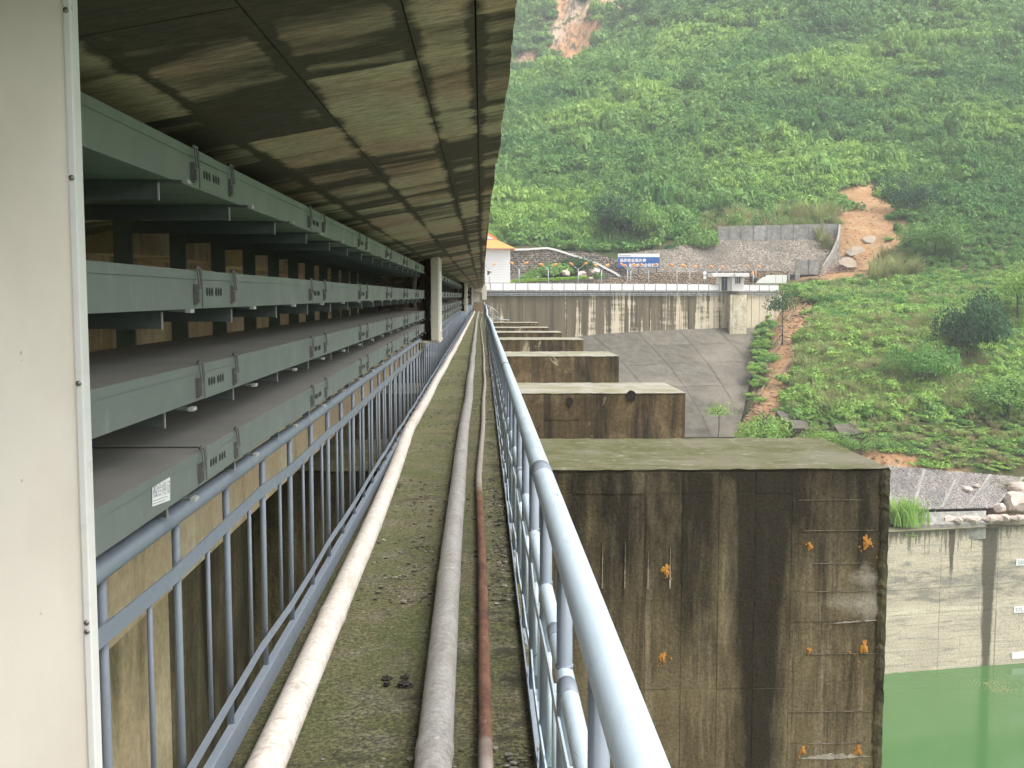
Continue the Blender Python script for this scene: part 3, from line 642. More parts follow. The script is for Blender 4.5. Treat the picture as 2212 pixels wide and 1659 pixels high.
for bi, (ys0, ns, where) in enumerate(BAYS):
    for ri, (za, zt, zb, lab) in enumerate(ROW):
        run = empty('cable_tray', (0, ys0, za), f'{lab}, {where}', 'cable tray', 'grey-green cable trays along the inner wall')
        for k in range(ns):
            y = k * SEC; Yw_ = ys0 + y; z = (zb - za) * min(1, Yw_ / 13.5)
            tilt = (zb - za) / 13.5 if Yw_ < 13.5 else 0
            cut_ = .62 if bi == 0 and k == 0 else 0.   # the first section ends just behind the casing panel
            b = inst('tray_section', ME_BODY, run, (0, y + cut_, z), (tilt, 0, 0), (1, (SEC - cut_) / SEC, (zt - za) / .101))
            l = inst('lid', ME_LID, b, (0, 0, random.uniform(0, .002)), (random.uniform(-.001, .001) if Yw_ < 40 else 0, 0, 0))
            if bi == 1 and ri == 3 and k == 1: pass
            if k: inst('splice_plate', ME_PLATE, b); inst('slot', ME_HOLES, b).__setitem__('kind', 'stuff') if Yw_ < 14 else None; inst('lid_strap', ME_STRAP, b, (0, .12, 0))
            if k:
                inst('latch', ME_LATCH, b, (0, -.08, 0)); inst('latch', ME_LATCH, b, (0, .36, 0))
# certificate sticker on the lowest tray
def text_mesh(body, size, mt, name, parent, loc, rot, ext=.0, bold=0., al='LEFT', sx=1.):
    c = bpy.data.curves.new('t', 'FONT'); c.body = body; c.size = size; c.extrude = ext; c.offset = bold; c.align_x = al; c.resolution_u = 2
    o = bpy.data.objects.new('t', c); COL.objects.link(o)
    dg = bpy.context.evaluated_depsgraph_get(); me = bpy.data.meshes.new_from_object(o.evaluated_get(dg)); bpy.data.objects.remove(o)
    me.materials.clear(); me.materials.append(mt); me.name = name
    return inst(name, me, parent, loc, rot, (sx, 1, 1))
q = at_x(352, 1057, -.82); st = empty('certificate_sticker', (XF + .0015, q[1], q[2]), 'small white certificate sticker on the lowest cable tray', 'sticker')
st.rotation_euler = (math.radians(-5), 0, 0)
MB().box((0, -.075, -.036), (.001, .075, .036)).build('sticker_paper', m_sign_white, st)
text_mesh('合格证', .038, m_grey_print, 'print', st, (.0014, -.035, -.013), (math.pi / 2, 0, math.pi / 2))
text_mesh('检', .04, m_grey_print, 'print', st, (.0014, -.072, -.012), (math.pi / 2, 0, math.pi / 2), bold=.0008)
MB().box((.001, -.07, -.024), (.0013, .05, -.022)).box((.001, -.07, -.031), (.0013, .03, -.029)).box((.001, -.045, .024), (.0013, -.015, .027)).box((.001, .01, .024), (.0013, .045, .027)).build('print', m_grey_print, st)

# bracket frames
ab = MB(); ab.box((-1.45, 0, -.006), (-.80, .045, -.0004)).box((-1.45, 0, -.052), (-.865, .005, -.0064)); ME_ARM = ab.mesh('arm', m_steel_dk)
tp = MB().box((-.7998, .002, -.009), (-.786, .043, .001)).box((-.8648, -.001, -.055), (-.861, .006, -.007)); ME_TIP = tp.mesh('arm_tip', m_tip)
sbm = MB().box((-1.53, 0, 1.0), (-1.452, .006, 2.13)).box((-1.53, .0062, 1.0), (-1.524, .05, 2.13)).box((-1.458, .0062, 1.0), (-1.4522, .02, 2.13)); ME_STRUT = sbm.mesh('strut', m_steel_dk)
fb = MB().box((-2.0, .01, 2.02), (-1.531, .05, 2.07)).box((-2.0, .01, 1.12), (-1.531, .05, 1.16)); ME_FIX = fb.mesh('wall_fixing', m_steel_dk)
ORD = ['first', 'second', 'third', 'fourth', 'fifth', 'sixth', 'seventh', 'eighth', 'ninth', 'tenth', 'eleventh', 'twelfth', 'thirteenth', 'fourteenth', 'fifteenth', 'sixteenth', 'seventeenth', 'eighteenth', 'nineteenth', 'twentieth'] + ['twenty-' + o for o in ['first', 'second', 'third', 'fourth', 'fifth', 'sixth', 'seventh', 'eighth', 'ninth']] + ['thirtieth'] + ['thirty-' + o for o in ['first', 'second', 'third', 'fourth', 'fifth', 'sixth', 'seventh', 'eighth', 'ninth']]
na_ = nb_ = 0
y = 2.1 - .8
while y < 44:
    if not 15.3 < y < 17.2:
        fr = empty('bracket_frame', (0, y, 0), (f'dark steel tray bracket frame, {ORD[na_]} one counted from the large cream panel' if y < 15.3 else f'dark steel tray bracket frame, {ORD[nb_]} one beyond the nearest pale casing'), 'bracket', 'steel bracket frames under the cable trays')
        if y < 15.3: na_ += 1
        else: nb_ += 1
        inst('strut', ME_STRUT, fr); inst('wall_fixing', ME_FIX, fr)
        for (za, zt, zb, _) in ROW:
            z = za + (zb - za) * min(1, y / 13.5); a = inst('arm', ME_ARM, fr, (0, 0, z)); inst('arm_tip', ME_TIP, a)
    y += .8

# casings over the cable risers
near = empty('casing_panel', (-.62, 1.67, 1), 'large cream casing panel with aluminium edge, closest to the viewer', 'casing panel', 'pale casings along the gallery')
o = bevel(MB().box((-.86, 0, -.2), (-.012, .022, 1.2)).build('panel_sheet', m_panel, near), .002)
o = bevel(MB().box((-.0118, -.004, -.2), (.0, .028, 1.22)).build('edge_trim', m_trim, near), .002)
for (u, v) in [(163, 384), (168, 828), (182, 1345), (187, 1364), (158, 22)]:
    q = at_y(u, v, 1.665); m = MB().tube([(0, 0, 0), (0, -.003, 0)], .0042, 10); s = m.build('screw', m_screw, near, True); s.location = (-.006, -.004, q[2] - 1)
for i, yc in enumerate((15.3, 44.2, 74.4)):
    c = empty('cable_casing', (-.62, yc, 1), ['nearest tall pale casing between tray runs, resting above the handrail', 'middle tall pale casing between tray runs down the gallery', 'farthest tall pale casing between tray runs down the gallery'][i], 'casing', 'pale casings along the gallery')
    bevel(MB().box((-.11, 0, .0), (0, 1.25, 1.215)).build('casing_body', m_casing, c), .006)
    MB().box((.0, .18, .12), (.008, 1.05, 1.0)).build('access_panel', m_trim, c)
    MB().box((-.34, .02, -.03), (.012, 1.3, -.002)).build('base_plate', m_casing, c)
    # wrapped cable bundles behind
    bnd = empty('cable_bundle', (-.85, yc, 1), ['wrapped brown cable bundle rising beside the nearest casing', 'wrapped cable bundle beside the middle casing', 'wrapped cable bundle beside the farthest casing'][i], 'cable bundle', 'wrapped cable risers')
    for k in range(5):
        dx = -.1 + .085 * (k % 3) - .02; dy = .08 + .22 * k
        pts = [(dx + .02 * math.sin(z * 7 + k), dy + .03 * math.sin(z * 5 + 2 * k), z) for z in np.linspace(-.02, 1.17, 16)]
        MB().tube(pts, .05, 9, rr=[.042 + .012 * random.random() for _ in pts]).build('cable', m_wrap, bnd, True)
    for k in range(7):
        z = [.95, .86, .78, .5, .44, .22, .05][k]
        pts = [(-.72 + .68 * t, .0 + .12 * math.sin(k) + .1 * t, z + .02 * math.sin(6 * t + k)) for t in np.linspace(0, 1, 9)]
        MB().tube([(a - .1, b - .25 + .3 * j / 8, c_) for j, (a, b, c_) in enumerate(pts)], .045, 9, rr=[.04 + .01 * random.random() for _ in pts]).build('cable', m_wrap, bnd, True)

# ------------------------------------------------------------------ handrails
def wob(Y, s):  # slight real bends of the long pipes
    return s * (.6 * math.sin(Y * .11 + 1) + .4 * math.sin(Y * .31)) * min(1, max(0, (Y - 12) / 25))
YS = np.concatenate([np.arange(1.72, 20, .8), np.arange(20, END, 2.5), [END - .3]])
LF = empty('handrail', (-.9, 0, 0), 'grey-blue painted steel railing on the side under the cable trays', 'railing')
def rel(p, b): return [(x - b[0], y - b[1], z - b[2]) for x, y, z in p]
MB().tube(rel([(-.9 + wob(Y, .012), Y, 1.01) for Y in YS], (-.9, 0, 0)), .029, 14).build('top_rail', m_rail_l, LF, True)
for nme, z0, z1, xo in (('flat_bar', .83, .878, .012), ('flat_bar', .208, .245, .012)):
    m = MB(); yy = np.arange(1.74, END - .5, .62)
    for k in range(len(yy) - 1):
        j = lambda t: .006 * math.sin(t * 2.7) + .004 * math.sin(t * 7.1)
        a, b = yy[k], yy[k + 1]
        n = len(m.v)
        for (Y_) in (a, b):
            x = xo + j(Y_) * .6; dz = j(Y_ * 1.3)
            m.v += [(x, Y_, z0 + dz), (x + .006, Y_, z0 + dz), (x + .006, Y_, z1 + dz), (x, Y_, z1 + dz)]
        m.f += [(n + i, n + 4 + i, n + 4 + (i + 1) % 4, n + (i + 1) % 4) for i in range(4)]
    m.build(nme, m_rail_l, LF)
bevel(MB().box((-.02, 1.74, .012), (.014, END - .5, .105)).build('base_channel', m_rail_l, LF), .003)
ME_P = MB().tube([(0, 0, .02), (0, 0, .99)], .0125, 10).mesh('post', m_rail_l, True)
ME_B = MB().tube([(.0, 0, .225), (.0, 0, .86)], .008, 8).mesh('baluster', m_rail_l, True)
y = 1.91
while y < END - 1:
    inst('post', ME_P, LF, (-.012 + wob(y, .012), y, 0), (random.uniform(-.004, .004),) * 2 + (0,)); inst('baluster', ME_B, LF, (0, y + .31 + random.uniform(-.01, .01), 0)); y += .62
XR = .215
YS = np.concatenate([[-1, 0, 1], YS])
RF = empty('handrail', (XR, 0, 0), 'pale blue tubular steel railing along the open water side', 'railing')
MB().tube(rel([(XR + wob(Y, .05), Y, 1.012 - .0004 * Y) for Y in YS], (XR, 0, 0)), .037, 20).build('top_rail', m_rail_r, RF, True)
MB().tube(rel([(XR + wob(Y, .045), Y, .655) for Y in YS], (XR, 0, 0)), .0245, 18).build('middle_rail', m_rail_r, RF, True)
for yy_ in (3.78, 9.6, 15.3, 21., 33.):
    MB().tube(rel([(XR + wob(Y, .05), Y, 1.012 - .0004 * Y) for Y in (yy_ - .09, yy_ + .09)], (XR, 0, 0)), .0378, 20).build('joint_band', m_rail_l, RF, True)
for yy_ in (2.6, 3.05, 5.9, 11.5):
    MB().tube(rel([(XR, Y, .655) for Y in (yy_ - .05, yy_ + .05)], (XR, 0, 0)), .0252, 18).build('joint_band', m_rail_l, RF, True)
for z0, z1 in ((.505, .545), (.135, .175)):
    m = MB(); yy = np.arange(-1, END - .5, .41)
    for k in range(len(yy) - 1):
        n = len(m.v)
        for Y_ in (yy[k], yy[k + 1]):
            x = -.02 + .004 * math.sin(Y_ * 3.1) + .003 * math.sin(Y_ * 9) + wob(Y_, .03); dz = .008 * math.sin(Y_ * 2.3)
            m.v += [(x, Y_, z0 + dz), (x + .006, Y_, z0 + dz), (x + .006, Y_, z1 + dz), (x, Y_, z1 + dz)]
        m.f += [(n + i, n + 4 + i, n + 4 + (i + 1) % 4, n + (i + 1) % 4) for i in range(4)]
    m.build('flat_bar', m_rail_r, RF)
MB().box((-.03, -1, -.01), (-.024, END - .5, .05)).box((-.0238, -1, -.01), (.015, END - .5, .0)).build('base_angle', m_rail_l, RF)
ME_P = MB().tube([(0, 0, 0), (0, 0, .985)], .021, 12).tube([(0, 0, .672), (0, 0, .682)], .0235, 12).mesh('post', m_rail_l, True)
ME_B = MB().tube([(0, 0, .155), (0, 0, .525)], .0085, 8).mesh('baluster', m_rail_r, True)
y = 1.09
while y < END - 1:
    inst('post', ME_P, RF, (wob(y, .045), y, 0))
    for k in (1, 2): inst('baluster', ME_B, RF, (-.005 + wob(y, .035), y + .273 * k, 0))
    y += .82

# ------------------------------------------------------------------ pipes on the walkway
def spline(pts, Y): P = np.array(pts); return np.interp(Y, P[:, 0], P[:, 1])
def pipe(name, pts, r, mt, label, jl, end, coupling=True, seg=None):
    e = empty(name, (spline(pts, 0), 0, r), label, 'pipe')
    base = (float(spline(pts, 0)), 0, r); y = -1.; k = 0
    while y < end:
        y2 = min(y + jl, end); Yk = np.linspace(y, y2, 6)
        m = MB().tube(rel([(float(spline(pts, Y)) + .006 * math.sin(Y * .9 + r * 90) * min(1, Y / 10 if Y > 0 else 0), Y, r + .004) for Y in Yk], base), r, 20, cap=False)
        m.build('pipe_section', mt, e, True)
        if coupling and y2 < end:
            x = float(spline(pts, y2)) + .006 * math.sin(y2 * .9 + r * 90) * min(1, y2 / 10 if y2 > 0 else 0)
            MB().tube(rel([(x, y2 - .045, r + .004), (x, y2 - .035, r + .004), (x, y2 + .035, r + .004), (x, y2 + .045, r + .004)], base), r, 20, rr=[r * 1.01, r * 1.06, r * 1.06, r * 1.01]).build('coupling', mt, e, True)
        y = y2; k += 1
pipe('white_pipe', [(-1, -.725), (3.5, -.732), (7, -.755), (12.5, -.86), (21, -.845), (34, -.80), (104, -.70)], .064, m_pipe_w, 'thick white painted pipe lying next to the left railing', 2.06, 103.5)
pipe('grey_pipe', [(-1, -.15), (3.5, -.169), (9.8, -.215), (16.5, -.212), (30, -.25), (70, -.34), (90, -.33), (103, -.30)], .064, m_pipe_g, 'thick grey pipe in the middle of the walkway', 2.3, 102)
pipe('rusty_pipe', [(-1, .015), (3.5, .011), (6.5, -.007), (9.2, -.028), (14, .01), (19.4, .047), (30.6, .045), (60, -.10), (80, .0), (102, -.02)], .027, m_pipe_r, 'thin rusty brown pipe nearest the right railing', 3.1, 101)

# clods and crumbs on the walkway
def rock_mesh(name, mt, seed, sub=2, flat=.6, jag=.25):
    import bmesh
    bm = bmesh.new(); bmesh.ops.create_icosphere(bm, subdivisions=sub, radius=1); r = random.Random(seed)
    dirs = [Vector((r.gauss(0, 1), r.gauss(0, 1), r.gauss(0, 1))).normalized() for _ in range(15)]; cut = [r.uniform(.5, .88) for _ in dirs]
    for v in bm.verts:
        for d, c in zip(dirs, cut):
            t = v.co.dot(d)
            if t > c: v.co -= d * (t - c)
        v.co *= 1 + r.uniform(-jag, jag) * .25; v.co.z *= flat
    me = bpy.data.meshes.new(name); bm.to_mesh(me); bm.free(); me.materials.append(mt); return me
ROCKS = [rock_mesh('boulder', m_boulder, s, 3, .7) for s in range(4)]
CLODS = [rock_mesh('clod', m_clod, s + 20, 3, .6, 1.2) for s in range(4)]
for i, (u, v, s) in enumerate([(838, 1465, .02), (877, 1462, .022), (835, 1478, .017), (875, 1478, .03)]):
    q = at_z(u, v, .01); o = inst('clod', CLODS[i], None, (q[0], q[1], .012), (0, 0, i), (s * 1.3, s, s))
    tag(o, ['dark mud clod at the back left of the four on the walkway', 'dark mud clod at the back right of the four on the walkway', 'dark mud clod at the front left of the four on the walkway', 'largest dark mud clod, front right of the four on the walkway'][i], 'clod', 'four dark clods on the mossy walkway')
m = MB()
ico = rock_mesh('g', m_clod, 3, 1, .6)
iv = [tuple(v.co) for v in ico.vertices]; iff = [tuple(p.vertices) for p in ico.polygons]
for _ in range(7000):
    Y = 3.2 + 26 * random.random() ** 1.8; edge = random.random()
    X = random.uniform(-.93, .2) if edge < .3 else (random.gauss(.11, .05) if edge < .75 else random.gauss(-.42, .12))
    if Y > 8 and edge > .6: X = random.gauss(-.45, .18)
    cl = math.sin(Y * 2.3) + math.sin(Y * .9 + 1)
    if cl < -.4 + random.random() or X > .2: continue
    s = random.choice((1, 1, 1, 1.8)) * random.uniform(.003, .0105); a = random.random() * 6.28; c, si = math.cos(a), math.sin(a)
    m.add([(X + s * (p[0] * c - p[1] * si) * 1.3, Y + s * (p[0] * si + p[1] * c), s * .5 + s * p[2]) for p in iv], iff)
m_grit = stone_mat('grit', (.05, .04, .025), (.36, .33, .27), (.06, .05, .03), 30)
tag(m.build('gravel', m_grit), 'scattered grit and crumbs on the mossy walkway', 'gravel', kind='stuff')

# handrail and pipe going down at the far end
sr = empty('stair_handrail', (2, 88, ZT), 'thin grey stair handrail slanting down at the far end of the right railing', 'handrail')
def W3(u, v, Y): return tuple(at_y(u, v, Y) - np.array([2, 88, ZT]))
for pts, r in (([(1046, 657, 90), (1062, 664, 90), (1075, 674, 90), (1075.5, 692, 90)], .035), ([(1046, 672, 91), (1086, 692, 88)], .06), ([(1048, 680, 91), (1075, 690, 90)], .03), ([(1060, 664, 90), (1060, 683, 90)], .025), ([(1066, 690, 88), (1100, 691, 88)], .03)):
    MB().tube([W3(*p) for p in pts], r, 8).build('rail', m_lamp_pole, sr, True)

# floodlight by the ceiling end
fl_ = empty('floodlight', tuple(at_y(1047, 600, 97)), 'dark bowl floodlight on a bracket at the far ceiling edge', 'floodlight')
pr = [(0, .05), (.06, .07), (.16, .13), (.27, .22), (.34, .27), (.36, .29)]
M0 = MB(); M0.tube([(.25 + .62 * t * .9, 0, .62 - t * 1.1 * .62) for t, r in pr], .1, 16, rr=[r for t, r in pr]); M0.build('bowl', m_dkmetal, fl_, True)
MB().tube([(.25, 0, .66), (.0, 0, .75), (-.1, 0, .3), (-.1, 0, -.9)], .03, 8).build('bracket', m_lamp_pole, fl_, True)
MB().tube([(.30, -.28, .42), (.62, -.3, .55), (.66, 0, .3)], .02, 6).build('yoke', m_lamp_pole, fl_, True)

# ------------------------------------------------------------------ far dam
ZD = 2.3
def crest(x, off=0., z=0.):  # point on the curved crest, off metres behind its face
    return (x, float(yw(x)) + off, z)
xl, xr_ = -20., 48.2
dam = empty('far_dam', (20, 158, 0), 'curved dam wall beyond the pier blocks, streaked brown below a white parapet', 'dam')
def dput(o): o.location = (-20, -158, 0); return o
def strip(x0, x1, n, z0, z1, off=0., thick=.3):
    m = MB(); X = np.linspace(x0, x1, n)
    for x in X:
        a = crest(x, off); b = crest(x, off + thick)
        m.v += [(a[0], a[1], z0), (a[0], a[1], z1), (b[0], b[1], z1), (b[0], b[1], z0)]
    for i in range(n - 1):
        for k in range(4): m.f.append((i * 4 + k, (i + 1) * 4 + k, (i + 1) * 4 + (k + 1) % 4, i * 4 + (k + 1) % 4))
    m.f += [(0, 1, 2, 3), tuple((n - 1) * 4 + k for k in (3, 2, 1, 0))]
    return m
dput(strip(xl, xr_ - 8, 40, -12, ZD - .55, .05, 2.).build('wall_core', m_dam, dam))
# pour blocks of the face, each slightly proud or shy of its neighbour
x = xl; k = 0
while x < 38.4:
    w = 1.9 + .5 * ((k * 5) % 3) / 2
    x2 = min(x + w, 38.4)
    dput(strip(x + .03, x2 - .03, 3, -12, ZD - .6, -.02 - .07 * random.random(), .12).build('face_block', m_dam, dam)); x = x2; k += 1
pol = lambda u, v, Y: at_y(u, v, Y)
dput(strip(38.2, 41.0, 3, -12, ZD - .55, -2.2, 5).build('buttress', m_dam_pale, dam))
dput(strip(38.1, 38.18, 2, -12, ZD - .6, -2.3, 3).build('buttress_edge', m_dam_pale, dam))
xx = 41.05
for k in range(5):
    dput(strip(xx + .02, xx + 1.35, 2, -12 + k * 2, ZD - .6, -.05 - .05 * (k % 2), 2.).build('face_block', m_dam, dam)); xx += 1.4
# deck edge, pipe rack below the parapet
dput(strip(xl, xr_, 50, ZD - .08, ZD, -.5, 9.).build('deck', m_grey_wall, dam))
dput(strip(xl, xr_, 50, ZD - .55, ZD - .085, .0, 2.).build('fascia', m_dam, dam))
for dz in (-.13, -.36, -.62):
    pts = [crest(x, -.42, ZD + dz) for x in np.linspace(xl, xr_ - 1, 40)]; dput(MB().tube(pts, .045, 6).build('rack_pipe', m_lamp_pole, dam, True))
for x in np.arange(xl + .4, xr_ - 1.5, .72):
    a = crest(x, -.42); dput(MB().box((a[0] - .02, a[1] - .03, ZD - .62), (a[0] + .02, a[1] + .03, ZD - .1)).build('rack_tie', m_lamp_pole, dam))
# parapet panels
x = xl; k = 0
while x < 46:
    x2 = x + 1.77
    if not (35.4 < x < 40.0):
        dput(bevel(strip(x + .06, x2 - .06, 2, ZD + .12, ZD + .92, -.3, .12).build('parapet_panel', m_white, dam), .02))
    a = crest(x, -.3); dput(MB().box((a[0] - .045, a[1] - .07, ZD + .0), (a[0] + .045, a[1] + .12, ZD + 1.02)).build('parapet_post', m_grey_wall, dam))
    x = x2; k += 1
dput(strip(xl, 47, 40, ZD + 1.02, ZD + 1.1, -.32, .2).build('parapet_coping', m_grey_wall, dam))
dput(strip(xl, 47, 40, ZD + .01, ZD + .1, -.32, .16).build('parapet_plinth', m_grey_wall, dam))
x = xl
while x < 36:
    a = crest(x, 7.5); dput(MB().box((a[0] - .1, a[1], ZD), (a[0] + .1, a[1] + .2, ZD + 1.25)).build('rear_post', m_white, dam)); x += 1.77
dput(strip(xl, 37, 40, ZD + .2, ZD + 1.12, 7.55, .1).build('rear_parapet', m_white, dam))
# road behind the dam
tag(strip(-30, 62, 40, ZD - .5, ZD - .12, 8.6, 22).build('road', m_grey_wall), kind='structure')

# street lamps
lamp = empty('street_lamp', (0, 0, 0), cat='street lamp', group='twin-headed street lamps on the dam road')
MB().tube([(0, 0, 0), (0, 0, 3.15)], .07, 8).build('pole', m_lamp_pole, lamp, True)
def head(sx, par):
    MB().tube([(0, 0, 3.1), (sx * .35, 0, 3.35), (sx * .8, 0, 3.75)], .045, 6).build('arm', m_lamp_pole, par, True)
    M_ = MB(); M_.tube([(sx * .7, 0, 3.72), (sx * .85, 0, 3.82), (sx * 1.05, 0, 3.95), (sx * 1.25, 0, 4.02), (sx * 1.38, 0, 4.03)], .1, 10, rr=[.04, .12, .18, .15, .03]); M_.build('lamp_hood', m_orange, par, True)
head(1, lamp); head(-1, lamp)
LU = [(1121, 1, 'before the rubble wall corner beside the white building'), (1184.5, 6, 'in front of the garden shrubs'), (1249, 1, 'in front of the grey garden boulder'), (1299, 6, 'just left of the end of the sloping coping'),
      (1355.5, 1, 'under the left part of the blue sign, left of a close pair'), (1362.5, 6.5, 'under the left part of the blue sign, right of a close pair'), (1401, 1, 'under the right part of the blue sign'), (1462, 1, 'left of a pair between sign and booth'),
      (1490, 6, 'right of a pair between sign and booth'), (1548, 6, 'close by the left end of the booth roof'), (1627, 1, 'right of the white booth'), (1057, 6, 'in front of the white building wall')]
for i, (u, off, wh) in enumerate(LU):
    o = lamp if i == 0 else copy_tree(lamp)
    Y = 158.
    for _ in range(5): X = at_y(u, 600, Y)[0]; Y = float(yw(X)) + off
    o.location = (X, Y, ZD); o.rotation_euler = (0, 0, random.uniform(-.5, .5) + (.5 if off > 3 else 0)); o['label'] = 'twin street lamp ' + wh

# guard booth
bo = empty('guard_booth', (38.5, 166, ZD), 'small white flat-roofed guard booth with window on the dam', 'booth')
q0 = at_y(1554, 628, 163.3); q1 = at_y(1581, 628, 163.3); q2 = at_y(1607, 628, 163.3)
bx = lambda m: (lambda o: (setattr(o, 'location', (-38.5, -166, -ZD)), o)[1])(m)
ztop = at_y(1581, 598, 163.3)[2]; zr2 = at_y(1581, 589.5, 163.3)[2]
YB = 163.3
bx(MB().box((q1[0], YB, ZD), (q2[0], YB + 2.4, ztop)).build('wall', m_white, bo)); bx(MB().box((q0[0], YB + .9, ZD), (q1[0] - .003, YB + 2.4, ztop)).build('wall', m_white, bo))
bevel(bx(MB().box((q0[0] - 1.2, YB - .2, ztop + .002), (q1[0] + .3, YB + 3, zr2 - .03)).box((q1[0] + .3002, YB - .8, ztop + .002), (q2[0] + .6, YB + 3, zr2 - .05)).build('roof', m_white, bo)), .04)
w = bx(MB().box((q1[0] + .45, YB - .04, ZD + 1.15), (q2[0] - .5, YB + .02, ZD + 2.45)).build('window', m_glass, bo))
for fx in (.45, .72, .99, 1.26): 
    MB().box((q1[0] + fx - .03, YB - .07, ZD + 1.1), (q1[0] + fx + .03, YB - .042, ZD + 2.5)).build('frame', m_white, w)
MB().box((q1[0] + .38, YB - .10, ZD + 1.02), (q2[0] - .4, YB - .045, ZD + 1.1)).build('sill', m_white, w)
w = bx(MB().box((q0[0] + .5, YB + .84, ZD + .05), (q1[0] - .5, YB + .9, ZD + 2.2)).build('door', m_glass, bo))
for fx in (.0, .45, .9): MB().box((q0[0] + .5 + fx - .03, YB + .80, ZD + .05), (q0[0] + .5 + fx + .03, YB + .838, ZD + 2.2)).build('frame', m_lamp_pole, w)
MB().box((q0[0] + .5, YB + .80, ZD + 1.7), (q1[0] - .5, YB + .836, ZD + 1.76)).build('frame', m_lamp_pole, w)

# white building with orange hipped gable roof
wb = empty('white_building', (0, 172, ZD), 'white tiled building with orange hipped gable roof at the ceiling edge', 'building')
a = at_y(1102, 606, 172); xr2 = a[0]; zt = at_y(1100, 537, 172)[2]; z0 = ZD - 1
MB().box((-9, 0, z0 - ZD), (xr2, 10, zt - ZD)).build('wall', m_white_tile, wb)
for k in range(13): MB().box((-9, -.02, z0 - ZD + .3 + k * .42), (xr2 + .01, 0, z0 - ZD + .315 + k * .42)).build('tile_course', m_grey_wall, wb)
ex = at_y(1113, 535, 172)[0]; zs = at_y(1076, 517, 172)[2] - ZD; ze = zt - ZD; xs2 = at_y(1072, 517, 172)[0]; zp = at_y(1058, 503, 172)[2] - ZD; xp = at_y(1050, 503, 172)[0]
cxm = -1.5
rf = MB(); L0 = 2 * cxm - ex; L1 = 2 * cxm - xs2
rf.add([(L0, -1, ze), (ex, -1, ze), (xs2, .6, zs), (L1, .6, zs), (L0, 11, ze), (ex, 11, ze), (xs2, 9.4, zs), (L1, 9.4, zs)],
       [(0, 1, 2, 3), (1, 5, 6, 2), (5, 4, 7, 6), (4, 0, 3, 7), (0, 4, 5, 1)])
rf.build('roof_skirt', m_orange_roof, wb)
rg = MB(); zp2 = zs + (xs2 - cxm) * (zp - zs) / max(.3, xs2 - xp)
zp2 = min(zp2, zs + 3.2)
rg.prism([(L1 - .15, zs), (xs2 + .15, zs), (xs2 + .1, zs + .28), (cxm, zp2 + .3), (L1 - .1, zs + .28)], .62, 9.3, 'y').build('roof', m_orange_roof, wb)
MB().prism([(L1 + .35, zs + .02), (xs2 - .35, zs + .02), (cxm, zp2 - .05)], .5, .617, 'y').build('gable', m_white, wb)

# blue sign
sg = empty('blue_sign', (0, 186.5, 0), 'big blue sign with white Chinese lettering on the stone slope', 'sign')
c0 = at_y(1335, 578, 186.5); c1 = at_y(1425, 548, 186.5); zm = at_y(1380, 555.3, 186.5)[2]
MB().box((c0[0], 0, c0[2]), (c1[0], .12, zm)).build('board', m_blue, sg)
MB().box((c0[0], 0, zm + .005), (c1[0], .12, c1[2])).build('header_strip', m_sign_white, sg)
H_ = zm - c0[2]; Wd = c1[0] - c0[0]
def line(body, u, v0, size, mt, bold=.02):
    p_ = at_y(u, v0, 186.47); return text_mesh(body, size, mt, 'lettering', sg, (p_[0], -.03, p_[2]), (math.pi / 2, 0, 0), .005, bold)
line('我的安全我负责', 1339, 565.6, .66, m_sign_white); line('别人的安全我有责', 1358, 575.9, .66, m_sign_white); line('中国南方电网', 1343, 553.4, .26, m_grey_print, .002)
MB().box((c0[0] + .2, -.02, zm + .25), (c0[0] + .42, 0, zm + .42)).box((c0[0] + .36, -.022, zm + .18), (c0[0] + .56, -.002, zm + .34)).build('emblem', m_grey_print, sg)
for fx in (.5, 3.6, 6.8): MB().tube([(c0[0] + fx, .2, c0[2] - 1.6), (c0[0] + fx, .2, c1[2])], .06, 6).build('support', m_dkmetal, sg, True)

# ------------------------------------------------------------------ stone walls
def stone_facing(par, quad_fn, nu, nv, mt, size, depth, seed=0, keep=None):
    r = random.Random(seed); V = []; Fs = []
    for i in range(nu):
        for j in range(nv):
            s = (i + .5 + (.5 if j % 2 else 0) + r.uniform(-.25, .25)) / nu; t = (j + .5 + r.uniform(-.25, .25)) / nv
            if s > 1 or (keep and not keep(s, t)): continue
            p, a, b, n = quad_fn(s, t); k = r.choice((5, 6, 6)); ph = r.random() * 6; sz = size * r.uniform(.75, 1.15); base = len(V)
            for q_ in range(k):
                an = ph + 6.283 * q_ / k; R = sz * .5 * r.uniform(.85, 1.1); V.append(p + a * R * 1.15 * math.cos(an) + b * R * .85 * math.sin(an))
            for q_ in range(k):
                an = ph + 6.283 * q_ / k; R = sz * .34; V.append(p + a * R * 1.15 * math.cos(an) + b * R * .85 * math.sin(an) + n * depth * r.uniform(.6, 1.2))
            for q_ in range(k): Fs.append((base + q_, base + (q_ + 1) % k, base + k + (q_ + 1) % k, base + k + q_))
            Fs.append(tuple(base + k + q_ for q_ in range(k)))
    me = bpy.data.meshes.new('stone'); me.from_pydata([tuple(v) for v in V], [], Fs); me.materials.append(mt); me.update()
    return tag(inst('stone', me, par), kind='stuff')
